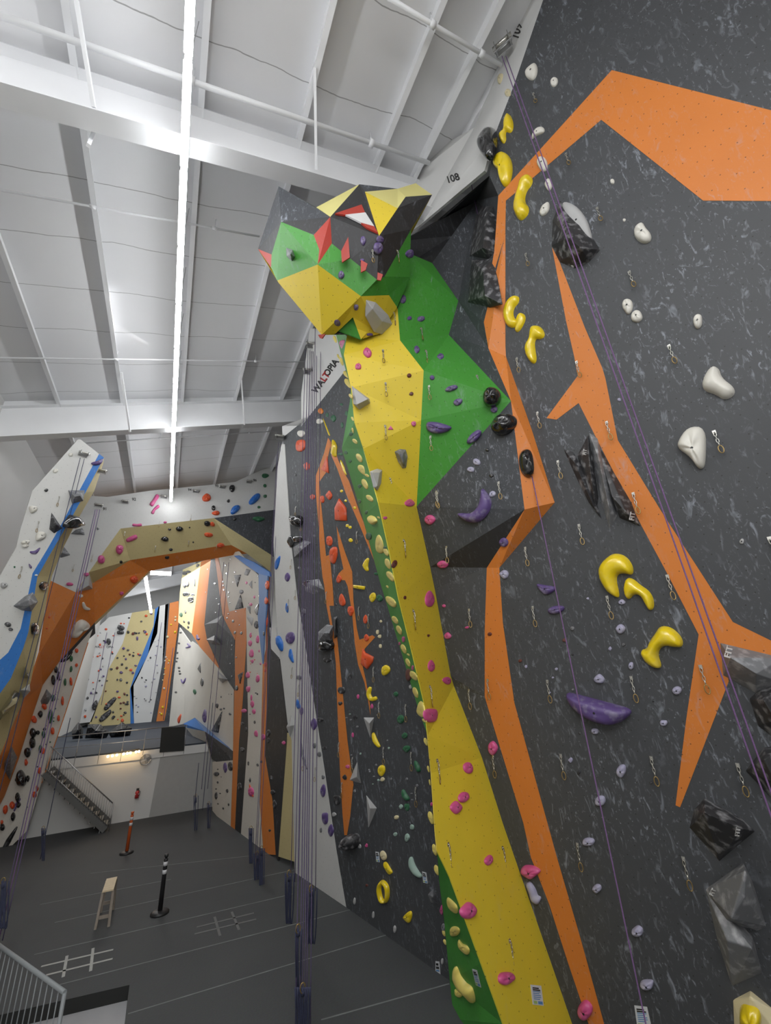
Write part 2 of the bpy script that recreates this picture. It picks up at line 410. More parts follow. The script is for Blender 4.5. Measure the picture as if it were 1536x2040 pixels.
# sprinkler pipes
for pts, r, dr in ((((-60,10),(362,156),(855,325)),.045,-.42),(((773,-5),(998,130)),.035,-.42),(((-60,368),(0,379),(517,471)),.022,-.30),(((-60,712),(0,712),(608,721)),.022,-.30),(((150,884),(345,874),(565,858)),.022,-.30)):
    P = [V(x, y, CP(dr)) for x, y in pts]; P = [P[0], P[-1]]
    root = empty('sprinkler_pipe', P[0], '', 'pipe')
    b = MB(); b.tube(P, r, STEEL, 10); b.build('pipe', root)
    for f in (.35, .8):
        p = P[0].lerp(P[1], f); b = MB(); b.tube([p+Vector((-.05,0,0)), p+Vector((.05,0,0))], r*1.7, STEEL, 10); b.tube([p, Vector((p.x, p.y, ceil_z(p.x)))], .008, STEEL, 6); b.build('hanger', root)
    root['label'] = {33:'',}.get(0, '')
    root['px'] = pts[-1][1]
labs = ['thick white sprinkler pipe crossing under the roof in front of the nearest rafter', 'white pipe running up to the rope anchor at top right', 'thin white pipe passing behind the dragon head', 'thin white pipe crossing the bay before the middle rafter', 'thin white pipe beyond the middle rafter above the arch']
for o, l in zip([o for o in bpy.data.objects if o.name.startswith('sprinkler_pipe')], labs):
    o['label'] = l; del o['px']
# strip lights
LE = emis('lit diffuser', (.97, .985, 1.0), 36.0); LD = -1.36
j1 = V(366, 337, CP(LD)); j2 = V(361, 491, CP(LD)); dl = ((j2.y-j1.y)+(V(353,767,CP(LD)).y-j2.y)/3)/2
xl = j1.x; zl = ceil_z(xl)+LD
j = -6; k = 0; LIGHTS = []
while True:
    y0 = j1.y+dl*j; y1 = y0+dl
    if y0 < YB+.3: j += 1; continue
    if y1 > 20.45: break
    r = empty('strip_light', (xl, (y0+y1)/2, zl), '', 'light', 'strip lights hung end to end under the roof')
    b = MB(); b.box((xl, (y0+y1)/2, zl+.065), (.05, dl/2-.01, .022), STEEL); b.build('housing', r)
    b = MB(); n = 10
    rows = [[Vector((xl+.058*math.cos(a), yy, zl+.045*math.sin(a))) for a in [2*math.pi*q/n for q in range(n)]] for yy in (y0+.045, y1-.045)]
    b.grid(rows, LE, True, True, True, True); b.build('diffuser', r)
    b = MB(); b.tube([(xl, y0+.1, zl+.08), (xl, y0+.1, ceil_z(xl))], .006, GALV, 6); b.build('suspension_wire', r)
    LIGHTS.append(r); j += 1
nv = [l for l in LIGHTS if l.location.y > 3.2]
ordw = ['nearest', 'second', 'third', 'fourth', 'fifth', 'sixth', 'seventh', 'eighth', 'ninth', 'tenth', 'eleventh', 'twelfth', 'thirteenth']
for l in LIGHTS:
    if l in nv:
        i = nv.index(l); l['label'] = ('lit white linear light, %s in the row, ' % ordw[i]) + ('at the top edge of the picture' if i == 0 else 'counted from the top' if i < len(nv)-1 else 'farthest, touching the arch wall')
    else: l['label'] = 'lit white linear light of the row above and behind the viewer'; l['group'] = 'strip lights behind the viewer'
# more of the hall's light: rows further along beyond the arch, and an added fill behind the viewer
fa, fb2 = V(290,1150,CP(-3.4)), V(303,1219,CP(-3.4))
for (x, y0, y1) in ((fa.x, fa.y, fb2.y),):
    z = fa.z
    r = empty('strip_light', (x, (y0+y1)/2, z), 'long lit white strip light hanging beyond the orange arch', 'light')
    b = MB(); b.tube([(x, y0, z), (x, y1, z)], .09, emis('lit diffuser far', (1,.985,.97), 14.0), 10); b.build('diffuser', r)
p = V(300, 1141, YP(25.6)); p2 = V(341, 1143, YP(25.6)); r = empty('strip_light', p, 'short lit white strip light just under the arch', 'light'); b = MB(); b.tube([p, p2], .11, MATS['lit diffuser far'], 10); b.build('diffuser', r)
def area(name, loc, tgt, sx_, sy_, e, col=(1,1,1)):
    l = bpy.data.lights.new(name, 'AREA'); l.shape = 'RECTANGLE'; l.size = sx_; l.size_y = sy_; l.energy = e; l.color = col
    o = bpy.data.objects.new(name, l); COL.objects.link(o); o.location = loc
    o.rotation_euler = (Vector(tgt)-Vector(loc)).to_track_quat('-Z', 'Y').to_euler(); return o
area('rear_fill_light', (0, YB+.3, 6.5), (1.5, 14, 5), 9, 7, 330, (1, .98, .95))  # added soft fill from behind the viewer; the back wall has no window
area('roof_row_light', (-1.8, -2.8, 10.5), (3.0, 7.5, 2.0), 6, 3, 400, (.98, .99, 1))
area('far_hall_light', (0, 33, 12.5), (0, 34, 0), 5, 14, 620, (.96, .98, 1))
area('left_fill_light', (-3.4, 5, 12.6), (-2.6, 8, 0), .3, 18, 260, (1, .99, .97))  # added unseen fill to brighten the left side, no fixtures hang here
area('far_wall_area_light', (-3.5, 27, 9.5), (0, 41, 4), 3, 4, 300, (.85, .92, 1))  # bluish area light aimed at the distant wall, no source modelled
w = bpy.data.worlds.new('world'); SC.world = w; w.use_nodes = True
w.node_tree.nodes['Background'].inputs[0].default_value = (.7, .75, .8, 1); w.node_tree.nodes['Background'].inputs[1].default_value = .3
# ============================================================ right climbing wall
M = PL(5.4, 5.0, -.958, -.287, .16, 3.6)
W2 = PL(4.34, 11.29, -.983, -.181, .12, 0)
S = PL(4.34, 11.29, -.98, -.199, .12, 0)
WF = PL(2.35, 22.0, -.985, -.175, 0, 0)
def thing_at(name, p, label, cat, group=None): return empty(name, p, label, cat, group)
def MD(d): return lambda x, y: M(x, y)*(1-d)
wr = thing_at('climbing_wall', V(1300, 1600, ZP(0.0)) if False else Vector((5.6, 2.0, 0)), 'tall dark grey climbing wall with angular orange stripes filling the right side', 'climbing wall')
g = []
pD = V(857, 1130, MD(.04)); pE = V(866, 1173, MD(.025)); pF = V(898, 1347, MD(.008))
CUST = {(857,1130): pD, (866,1173): pE, (898,1347): pF}
g.append(([V(x, y, M) for x, y in [(1082,0),(1075,-260),(1700,-260),(1760,900),(1700,2150),(1163,2150),(1140,2040),(1002,1641),(969,1540),(960,1509),(904,1366),(966,1388),(966,1256),(970,1131),(995,1131),(1105,1001),(1060,858),(1008,710),(1007,690),(1007,464),(1002,396),(993,390),(975,350),(984,273),(1023,172)]], GREY))
sA, sB, sC = V(970,1131,M), V(966,1256,M), V(966,1388,M)
g += [([pD, sA, pE], GREY), ([pE, sA, sB], GREY), ([pE, sB, sC, pF], GREY), ([pF, sC, V(904,1366,M)], GREY)]
panels('panel_face', g, wr, 'right')
# protruding corner facets, left of the orange stripe
pA = V(1045, 1015, MD(.05)); pB = V(1018, 799, MD(.04)); pC = V(973, 694, MD(.02)); qA = V(1105, 1001, M); qB = V(1008, 710, M)
T0 = .0097
arm = V(830, 1009, .0096)
pW = V(913, 599, .0104); pX = V(894, 667, .0101); pY = V(964, 642, MD(.01)); pZ = V(985, 500, M); pT = V(993, 390, M)
g = [([arm, pA, pD], GREYU), ([arm, pB, pA], GREYU), ([pX, pC, pB], GREYU), ([pW, pY, pC, ], GREYU), ([pW, pC, pX], GREYU)]
panels('protruding_panel', g, wr, 'right')
g = [([pB, pA, qA, V(1060,858,M), qB], ORANGE), ([pC, pB, qB], ORANGE), ([pY, pC, qB, V(1007,690,M), V(1007,464,M)], ORANGE)]
panels('orange_stripe', g, wr, 'right')
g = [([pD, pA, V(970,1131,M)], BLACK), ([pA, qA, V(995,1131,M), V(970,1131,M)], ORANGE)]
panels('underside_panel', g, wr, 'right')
# recess between the head and the wall
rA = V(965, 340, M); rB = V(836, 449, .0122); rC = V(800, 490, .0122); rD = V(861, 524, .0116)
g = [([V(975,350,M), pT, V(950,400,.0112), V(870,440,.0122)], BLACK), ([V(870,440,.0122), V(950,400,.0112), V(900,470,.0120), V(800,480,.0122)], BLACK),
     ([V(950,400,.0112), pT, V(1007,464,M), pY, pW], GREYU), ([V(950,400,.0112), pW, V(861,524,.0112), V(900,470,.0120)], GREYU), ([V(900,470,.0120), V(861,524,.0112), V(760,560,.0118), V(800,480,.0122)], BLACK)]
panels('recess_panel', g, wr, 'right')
# coloured stripes lying in the main face
ST = [[(1219,140),(1536,220),(1700,261),(1700,402),(1401,400),(1198,239),(1053,362),(1008,400),(1007,464),(1007,690),(964,642),(968,600),(985,500),(993,390)],
      [(970,1131),(995,1131),(1002,1240),(1025,1400),(1091,1640),(1111,1712),(1157,1870),(1204,2040),(1236,2150),(1203,2150),(1173,2040),(1130,1912),(1095,1803),(1058,1708),(1043,1640),(987,1458),(966,1388),(966,1256)],
      [(1100,493),(1142,520),(1165,652),(1200,733),(1206,753),(1231,877),(1316,1016),(1361,1086),(1460,1239),(1536,1276),(1700,1356),(1700,1362),(1536,1311),(1435,1282),(1452,1357),(1355,1608),(1346,1604),(1367,1435),(1392,1264),(1328,1140),(1278,1047),(1208,912),(1153,803),(1109,836),(1089,833),(1151,749),(1144,710),(1128,640)]]
ST[2][1] = (1115, 522)
for s in ST:
    panels('orange_stripe', [([V(x, y, M) for x, y in s], ORANGE)], wr, 'right', th=0, lift=.004)
# white top band
wb = thing_at('wall_top_band', V(900, 340, .0118), 'white panel band along the top of the dark wall, numbered for ropes', 'wall panel')
g = [([V(1082,0,M), V(1023,172,M), V(984,273,M), V(945,254,.0108), V(1041,0,.0100), V(1060,-120,.0096), V(1105,-120,M)], WHITE),
     ([V(984,273,M), V(965,340,M), V(836,449,.0122), V(760,500,.0125), V(740,420,.0130), V(790,340,.0130), V(840,312,.0124), V(945,254,.0108)], WHITE)]
panels('panel_face', g, wb, 'band')
# ============================================================ dragon
dr = thing_at('dragon_sculpture', V(1060, 2040, ZP(0)) if False else Vector((4.6, 5.2, 0)), 'giant faceted dragon of yellow and green climbing panels, its head jutting under the roof', 'sculpture')
A = {}
def av(k, x, y, t): A[k] = V(x, y, t); return A[k]
# arete (left edge of the yellow front), top to bottom
ar = [(685,707,.00905),(699,772,.0089),(706,842,.0088),(724,894,.00885),(754,1001,.0090),(776,1100,.0090),(794,1191,.0088),(820,1295,.0084),(845,1400,.0080),(852,1465,.0078),(859,1540,.0074),(867,1657,.0069),(871,1696,.0068),(896,1748,.0066),(958,1918,.0062),(1002,2040,.0059),(1040,2150,.0057)]
def P3(a, b_, c):
    n = (b_-a).cross(c-a).normalized()
    return lambda x, y: n.dot(a-CAM)/n.dot(ray(x, y))
nlo = P3(V(960,1509,M), V(1140,2040,M), V(859,1540,.0074)); nup = P3(V(830,1009,.0096), V(898,1347,MD(.008)), V(859,1540,.0074))
AR = [V(*a) if a[1] < 1000 else (V(a[0], a[1], nup) if a[1] < 1540 else V(a[0], a[1], nlo)) for a in ar]
ylt = V(691, 670, .0093)
right = [V(830,1009,.0096), pD, pE, pF, V(904,1366,M), V(960,1509,M), V(1002,1641,M), V(1140,2040,M), V(1163,2150,M)]
# neck facets
topR = V(797, 678, .0092); bend = V(844, 738, .0090); mid = V(839, 837, .0091); nk = V(792, 615, .0094); tr2 = V(775, 588, .0092)
g = [([V(691,640,.0093), tr2, nk, topR, AR[0], ylt], YELLOW), ([AR[0], topR, bend, AR[1]], YELLOW), ([AR[1], bend, mid, AR[2]], YELLOW), ([AR[2], mid, right[0], AR[3]], YELLOW), ([AR[3], right[0], AR[4]], YELLOW)]
rr = [right[0], right[1], right[2], right[3], right[4], right[5], right[6], right[7], right[8]]
ri = {4:0, 5:1, 6:2, 7:3, 8:4, 9:5, 10:5, 11:6, 12:6, 13:6, 14:7, 15:7, 16:8}
for i in range(4, 16):
    a, b_ = AR[i], AR[i+1]; c, d = rr[ri[i]], rr[ri[i+1]]
    g.append(([a, c, b_], YELLOW))
    if ri[i] != ri[i+1]: g.append(([b_, c, d], YELLOW))
panels('yellow_neck_panel', g, dr, 'neck', th=.012)
# green side strip: from the arete back to the dark wall
gl = [(681,894),(702,808),(750,1100),(773,1212),(794,1282),(810,1334),(833,1412),(849,1465)]
def W2D(d): return lambda x, y: W2(x, y)*(1-d)
bs = [V(697,800,.0105), V(681,894,.0120), V(722,1030,.0118), V(757,1160,.0112), V(773,1212,.0110), V(794,1282,.0104), V(810,1334,.0098), V(833,1412,.0089), V(852,1465,.0078)]
g = [([AR[1], AR[2], bs[0]], GREEN), ([bs[0], AR[2], AR[3], bs[1]], GREEN), ([bs[1], AR[3], AR[4], bs[2]], GREEN), ([bs[2], AR[4], AR[5], bs[3]], GREEN), ([bs[3], AR[5], AR[6], bs[4]], GREEN),
     ([bs[4], AR[6], bs[5]], GREEN), ([bs[5], AR[6], AR[7], bs[6]], GREEN), ([bs[6], AR[7], AR[8], bs[7]], GREEN), ([bs[7], AR[8], AR[9]], GREEN)]
g += [([ylt, AR[0], AR[1], V(678,700,.0100), V(663,640,.0102)], GREEN)]
lo = [AR[12], V(875,1756,.0073), V(885,1834,.0078), V(896,1954,.0080), V(904,2030,.0078), V(908,2150,.0075)]
g += [([AR[12], AR[13], lo[1]], GREEN), ([lo[1], AR[13], lo[2]], GREEN), ([lo[2], AR[13], AR[14], lo[3]], GREEN), ([lo[3], AR[14], AR[15], lo[4]], GREEN), ([lo[4], AR[15], AR[16], lo[5]], GREEN)]
panels('green_side_panel', g, dr, 'side', th=.002)
# dark return faces from the dragon's edge back to the wall behind it (grazing, hidden behind the edge)
def back(v, k=1.0):
    d = Vector((v.x, v.y, 0)).normalized(); return v+Vector((d.x*k+.25, d.y*k, 0))
edge_l = [bs[1], bs[2], bs[3], bs[4], bs[5], bs[6], bs[7], AR[9], AR[10], AR[11], AR[12], lo[1], lo[2], lo[3], lo[4], lo[5]]
g = []
for a, c in zip(edge_l[:-1], edge_l[1:]): g.append(([a, c, back(c, 3.0), back(a, 3.0)], GREYU))
panels('dark_return_panel', g, dr, 'side', register=False, th=.002)
# green shoulder
s1 = V(816, 505, .0100); s2 = V(861, 524, .0106); sE = V(816,552,.0097)
g = [([nk, sE, s1, s2, pW], GREEN), ([topR, nk, pW, pX], GREEN), ([topR, pX, bend], GREEN), ([bend, pX, pB], GREEN), ([bend, pB, mid], GREEN), ([mid, pB, arm], GREEN)]
panels('green_shoulder_panel', g, dr, 'shoulder')
# ---- head
hv = dict(a=(555,371,.0092), b=(514,496,.0098), c=(560,442,.0086), d=(552,559,.0092), e=(633,527,.0080), f=(641,667,.0088), g=(658,432,.0082), g2=(664,431,.0083),
  h=(719,590,.0083), i=(775,588,.0088), l=(819,457,.0091), m=(861,388,.0096), n=(828,365,.0101), o=(792,376,.0097), p=(727,382,.0091), q=(716,367,.0094), r=(630,413,.0090),
  u=(808,392,.0092), w=(792,415,.0088), t=(755,470,.0081), s=(664,431,.0083), x=(748,456,.0083), z=(791,612,.0092), y2=(816,552,.0093), j=(766,551,.0084), tri=(703,632,.0087), tr=(719,676,.0091), ja=(667,665,.0090), jb=(757,664,.0092),
  k1=(640,560,.0112), tail=(812,480,.0116))
for k, (x, y, t) in hv.items(): av('h'+k, x, y, t)
H_ = lambda s: [A['h'+c] for c in s.split()]
head = []
def hf(s, m): head.append((H_(s), m))
hf('a c g r', GREY) if False else None
hf('a c g', GREYU); hf('a g r', GREYU); hf('a b c', GREY)
# muzzle front (green nose), split
def pt(x, y, *tri):
    """point at a pixel on the plane of three head vertices"""
    a, b_, c = [A['h'+k] for k in tri]; n = (b_-a).cross(c-a).normalized(); r = ray(x, y); return CAM+r*(n.dot(a-CAM)/n.dot(r))
B1 = pt(191+0, 0, 'c','d','b') if False else None
# left face c-d-b : grey upper, green strip, red corner
k1 = pt(541,507,'c','d','b'); k2 = pt(540,533,'c','d','b')
head += [([A['hb'], A['hc'], k1], BLACK), ([A['hb'], k1, k2], RED), ([k1, A['hc'], A['hd'], k2], GREEN)]
# nose faces c-e-d green; c-e-g : green then grey above
head.append((H_('c e d'), GREEN))
m1 = pt(625,468,'c','e','g'); m2 = pt(636,497,'c','e','g')
head += [([A['hc'], m1, m2, A['he']], GREEN), ([A['hc'], A['hg'], m1], BLACK), ([m1, A['hg'], m2], RED)]
head.append(([m2, A['hg'], A['he']], RED))
# lower snout yellow
hf('d e f', YELLOW); hf('e h f', YELLOW); 
# side of the muzzle g-e-h-t : green lower, grey mouth, red teeth as their own pieces
head += [([A['he'], A['hg'], pt(661,485,'g','e','h')], RED)]
gg = pt(661,485,'g','e','h')
q2 = V(699,516,.00812); q3 = V(751,557,.00828)
head += [([A['he'], gg, q2], GREEN), ([A['he'], q2, A['hh']], GREEN), ([A['hh'], q2, q3], GREEN), ([A['hh'], q3, A['hj']], GREEN), ([gg, A['hg'], q2], BLACK), ([q2, A['hg'], A['ht']], BLACK), ([q2, A['ht'], q3], BLACK), ([q3, A['ht'], A['hj']], BLACK)]
hf('h i j', GREEN); hf('j i y2 l', GREEN); hf('j l t', BLACK)
hf('t l m w', BLACK); hf('w m u', BLACK)
# eye and brow
hf('g r q', YELLOWP) if False else None
e1 = V(727,382,.0091)
hf('g q t', BLACK); hf('q p t', BLACK); hf('p w t', YELLOW); hf('p o w', YELLOWP); hf('o u w', YELLOWP); hf('o n m u', YELLOWP); hf('g r q', YELLOWP)
# jaw underside
hf('h f ja', YELLOW); hf('h ja tri', YELLOW); hf('h tri tr jb i', YELLOW)
hf('i jb z', YELLOW); hf('i z y2', GREEN)
# back closure
hf('a b k1 r', GREYU); hf('b d f k1', YELLOW); hf('r k1 tail q', GREYU); hf('q tail n o', GREYU); hf('q o p', GREYU); hf('n tail m', YELLOW); hf('m tail l', YELLOW); hf('l tail y2', GREEN); hf('f k1 ja', YELLOW)
hf('k1 ja jb tail', GREYU); hf('jb z y2 tail', GREYU)
panels('head', head, dr, 'head', th=.03)
def onpoly(c, pts, m, name, lift=.03, tri=None):
    pp = [pt(x, y, *tri) if isinstance(tri, tuple) else V(x, y, tri) for x, y in cv(c, pts)]
    return panels(name, [(pp, m)], dr, 'head', th=.025, register=False, lift=lift)
onpoly('C', [(600,285),(768,228),(790,280),(665,295)], RED, 'eyelid', tri=('g','q','t'))
onpoly('C', [(665,295),(792,280),(848,368),(765,345)], HW, 'eye_white', lift=.034, tri=('g','q','t'))
onpoly('C', [(765,345),(848,368),(872,408),(800,375)], RED, 'eyelid', tri=('g','q','t'))
onpoly('C', [(685,430),(695,560),(645,592),(640,520)], RED, 'tooth', tri=.00795)
onpoly('C', [(765,575),(808,600),(795,640),(765,655)], RED, 'tooth', tri=.00806)
onpoly('C', [(872,655),(905,668),(892,705),(868,702)], RED, 'tooth', tri=.0082)
onpoly('C', [(500,1045),(545,1040),(525,1070),(512,1065)], RED, 'tooth', tri=('d','e','f'))
# green lower-jaw wedge
ap = V(695, 655, .0084); g = [([V(665,655,.0090), V(703,632,.0088), V(719,676,.0090)], GREEN), ([V(665,655,.0090), V(719,676,.0090), V(735,668,.0094), V(690,640,.0096)], GREEN), ([V(703,632,.0088), V(741,652,.0091), V(719,676,.0090)], YELLOW)]
panels('jaw_wedge', g, dr, 'head', th=.02)
# ============================================================ dark wall left of the dragon, white strip
wd = thing_at('climbing_wall', Vector((4.5, 9.8, 0)), 'tall dark grey climbing wall with thin orange branches, left of the dragon', 'climbing wall')
g = [([V(x, y, W2) for x, y in [(690,1808),(671,1700),(646,1533),(616,1344),(602,1250),(592,1197),(579,1080),(565,885),(563,872),(616,829),(688,738),(760,800),(800,1000),(870,1300),(930,1700),(935,1980),(896,1954)]], GREY)]
panels('panel_face', g, wd, 'dark')
panels('white_top_panel', [([V(x, y, W2) for x, y in [(600,850),(600,785),(617,655),(672,652),(700,700),(700,738),(688,738),(616,829)]], WHITE), ([V(x, y, W2) for x, y in [(562,849),(600,848),(616,829),(563,872)]], WHITE)], wd, 'dark')
OR2 = [cv('I', [(360,815),(330,930),(265,1110),(265,1210),(285,1450),(300,1700),(318,1880)])+cv('J', [(330,250),(350,420),(400,680),(420,850),(425,1000),(430,1150),(440,1400),(450,1640),(465,1900)])+cv('K', [(470,300),(485,475),(505,475),(530,330),(550,120)])+cv('J', [(555,1780),(510,1450),(480,1150),(465,1000),(455,900),(430,650),(410,660),(370,410),(405,410),(395,250),(372,20)])+cv('I', [(345,1720),(320,1450),(300,1250),(295,1150),(345,1080),(360,960),(385,850)]),
       cv('I', [(375,840),(385,950),(430,1050),(500,1250),(600,1480),(690,1700),(770,1890),(775,1850),(740,1720),(720,1570),(690,1450),(640,1370),(560,1210),(500,1110),(440,990),(420,930)]),
       cv('I', [(425,1490),(440,1640),(480,1830)])+cv('J', [(475,130),(440,165),(420,210),(490,215),(510,260),(545,470),(565,700),(590,860),(640,1000),(665,1130),(685,1250),(680,1150),(650,980),(620,850),(640,740),(720,650),(700,635),(600,670),(580,580),(555,380),(545,150),(490,0)])]
for s in OR2: panels('orange_stripe', [([V(x, y, W2) for x, y in s], ORANGE)], wd, 'dark', th=0, lift=.004)
ws = thing_at('climbing_wall', Vector((4.0, 13.0, 0)), 'narrow tall white climbing panel behind the bundle of hanging ropes', 'climbing wall')
panels('panel_face', [([V(x, y, S) for x, y in [(553,930),(561,885),(567,885),(579,1080),(592,1197),(602,1250),(616,1344),(646,1533),(671,1700),(690,1808),(605,1752),(587,1740),(581,1475),(573,1442),(554,1278),(549,1197),(545,1080)]], WHITEN)], ws, 'strip')
# ============================================================ far right tower of coloured panels
tw = thing_at('climbing_wall', Vector((3.0, 17.5, 0)), 'far climbing wall of cream, orange and grey panels right of the arch', 'climbing wall')
def G(pts, m, s=WF, d=0): return ([V(x, y, s, d) for x, y in cv('G', pts)], m)
panels('cream_panel', [G([(212,180),(330,128),(330,135),(270,600),(180,525),(192,330)], TANL), G([(440,90),(575,60),(705,215),(715,520),(735,800),(725,1250),(715,1700),(740,2040),(660,2010),(590,1945),(640,1250),(630,700),(625,430),(515,455)], CREAM),
   G([(235,700),(270,650),(325,690),(435,815),(550,980),(540,1370),(290,1150),(220,1190)], CREAM), G([(190,560),(260,660),(235,720),(222,1190),(120,1212),(150,900)], CREAM), G([(405,1440),(540,1430),(525,1870),(470,1840),(405,1760)], CREAM)], tw, 'tower')
panels('orange_panel', [G([(330,128),(395,105),(352,540),(270,600)], ORANGE), G([(420,95),(445,90),(515,455),(625,430),(575,545),(550,640),(500,560),(470,470)], ORANGE), G([(270,600),(352,540),(410,740),(455,830),(435,815),(325,690)], ORANGE),
   G([(625,435),(570,545),(555,640),(545,980),(540,1400),(522,1935),(550,1945),(580,1300),(625,700)], ORANGE), G([(775,230),(765,600),(760,1150),(750,1400),(800,1700),(820,2050),(740,2045),(715,1700),(725,1250),(735,800),(755,700),(755,250)], ORANGE)], tw, 'tower')
dmc = V(433, 1240, WF, 1.0)
dg = [V(x, y, WF) for x, y in cv('G', [(352,540),(470,480),(550,635),(555,980),(455,830),(370,640)])]
g = [([dg[i], dg[(i+1) % 6], dmc], GREY) for i in range(6)]
g += [G([(392,105),(422,95),(470,480),(352,540)], GREY), G([(770,400),(790,700),(845,760),(895,1180),(895,1300),(835,2100),(820,2055),(800,1700),(750,1400),(760,1150)], BLACK), G([(630,640),(600,1100),(580,1300),(550,1945),(590,1945),(640,1250),(632,700)], BLACK)]
panels('grey_panel', g, tw, 'tower')
panels('tan_panel', [G([(895,1250),(925,1300),(960,2100),(835,2060)], TAN)], tw, 'tower')
panels('white_panel', [G([(770,560),(820,560),(848,765),(795,780)], WHITE)], tw, 'tower')
# blue arch leg
Rp = lambda pts, m, s=WF, d=0: ([V(x, y, s, d) for x, y in cv('R', pts)], m)
panels('blue_panel', [Rp([(690,150),(740,145),(900,215),(1080,330),(1085,375),(960,345),(820,250)], BLUE, WF, .25), Rp([(960,345),(1060,370),(1045,700),(1020,1000),(1003,1330),(960,950),(950,800),(965,700)], BLUEG, WF, .25)], tw, 'tower')
# lower overhanging prow
oc = [V(*p, WF, .0) for p in cv('G', [(215,1190),(290,1152),(540,1370),(535,1430),(430,1440),(400,1420),(230,1215)])]
ov = V(*cv('G', [(355,1240)])[0], WF, 1.6)
g = [([oc[0], oc[1], ov], BLUE), ([oc[1], oc[2], ov], BLUEG), ([oc[2], oc[3], oc[4], ov], GREY), ([oc[4], oc[5], ov], BLACK), ([oc[5], oc[6], ov], CREAM), ([oc[6], oc[0], ov], BLUE)]
panels('prow_panel', g, tw, 'tower')
# ============================================================ arch
aw = thing_at('climbing_arch', Vector((-3.6, 21.0, 0)), 'white, tan and orange climbing arch spanning the hall', 'climbing arch')
YA, YU, YO = YP(20.6), YP(21.3), YP(21.9)
panels('white_panel', [([V(x, y, YA) for x, y in [(150,985),(213,990),(303,977),(418,966),(469,960),(512,940),(565,915),(565,1012),(551,1015),(426,1032),(240,1053),(177,1140),(151,1180),(101,1157),(60,1120),(100,1000)]], WHITEN)], aw, 'arch')
tl = [V(240,1053,YA), V(426,1032,YA), V(541,1106,YA), V(541,1140,YU), V(492,1103,YU), V(461,1086,YU), V(429,1089,YU), V(259,1116,YU), V(186,1161,YU), V(151,1180,YA), V(177,1140,YA)]
g = [([tl[0], tl[1], tl[6], tl[7]], TAN), ([tl[1], tl[5], tl[6]], TAN), ([tl[1], tl[2], tl[3], tl[4], tl[5]], TANL), ([tl[0], tl[7], tl[8], tl[10]], TAN), ([tl[10], tl[8], tl[9]], TAN)]
panels('tan_underside_panel', g, aw, 'arch')
panels('grey_panel', [([V(426,1032,YA), V(551,1015,YA), V(565,1012,YA), V(560,1118,YA), V(541,1106,YA)], GREYU)], aw, 'arch')
ob = [V(492,1103,YO), V(464,1106,YO), V(360,1125,YO), V(297,1138,YO), V(189,1240,YO), V(118,1318,YO), V(85,1365,YO), V(58,1446,YO), V(37,1513,YO), V(9,1586,YO), V(-20,1640,YO)]
g = [([tl[4], tl[5], ob[1], ob[0]], ORANGE), ([tl[5], tl[6], ob[2], ob[1]], ORANGE), ([tl[6], tl[7], ob[3], ob[2]], ORANGE), ([tl[7], tl[8], ob[4], ob[3]], ORANGE), ([tl[8], tl[9], ob[5], ob[4]], ORANGE),
     ([tl[9], V(101,1157,YA), V(95,1179,YA), V(80,1300,YA), ob[6], ob[5]], ORANGE), ([V(80,1300,YA), V(60,1362,YA), V(37,1405,YA), V(17,1463,YA), V(-20,1560,YA), ob[10], ob[9], ob[8], ob[7], ob[6]], ORANGE)]
panels('orange_underside_panel', g, aw, 'arch')
YR = YP(22.2)
panels('grey_edge_panel', [([ob[4], ob[5], V(122,1322,YR), V(190,1262,YR)], GREY), ([ob[3], ob[4], V(190,1245,YR), V(299,1140,YR)], TANL)], aw, 'arch')
lg = [(118,1318),(85,1365),(58,1446),(37,1513),(9,1586),(-30,1660),(-30,1715),(0,1708),(54,1655),(82,1560),(129,1420),(175,1280),(188,1243)]
def LG(x, y):
    f = max(0, min(1, (y-1240)/420)); return YP(22.0-.0*f)(x, y)
panels('cream_leg_panel', [([V(x, y, LG) for x, y in lg], CREAM)], aw, 'leg')
panels('red_edge_strip', [([V(x, y, YP(21.97)) for x, y in cv('P', [(810,0),(600,650),(380,1300),(388,1300),(608,650),(818,0)])], ORANGE)], aw, 'leg', register=False, th=.02)
# ============================================================ left climbing wall
lw = thing_at('climbing_wall', Vector((-3.6, 13.6, 0)), 'white climbing wall with blue and tan bands leaning at the left edge', 'climbing wall')
LW = PL(-3.3, 13.7, .5, -.866, 0, 0)
O_ = lambda pts: cv('O', pts)
wl = O_([(720,72),(745,72),(915,205),(740,530),(570,850),(440,1080),(300,1310),(265,1480),(190,1820),(75,2040)])+cv('P', [(0,160)])+[(-40,1345),(-40,1180)]+O_([(0,1330),(150,1070),(190,900),(300,545)])
panels('white_panel', [([V(x, y, LW) for x, y in wl], WHITEN)], lw, 'left')
bl = O_([(915,205),(740,530),(570,850),(440,1080),(300,1310),(265,1480),(190,1820),(75,2040)])+cv('P', [(0,160)])+[(-40,1345),(-40,1420)]
br = O_([(960,240),(790,560),(640,830),(440,1170),(345,1340),(320,1490),(262,1850)])+cv('P', [(215,50),(100,330),(0,470)])+[(-40,1440)]
panels('blue_band', [([V(x, y, LW) for x, y in bl[:9]+br[::-1][0:0]+[br[8], br[7], br[6], br[5], br[4], br[3], br[2], br[1], br[0]][0:9]], BLUE), ([V(x, y, LW) for x, y in (bl[8], bl[9], bl[10], br[9], br[8])], BLUE)], lw, 'left', lift=.003)
tn = O_([(955,290),(870,550),(740,770),(590,1060),(480,1330),(440,1500),(400,1740)])+cv('P', [(350,100),(280,380),(170,580),(80,850),(0,1130)])+[(-40,1600)]
LB = lambda x, y: LW(x, y)*1.06
g = []
idx = [0, 1, 2, 3, 4, 5, 6, 7, 8, 9]
tno = [tn[0], tn[1], tn[2], tn[3], tn[4], tn[5], tn[6], tn[8], tn[10], tn[12]]
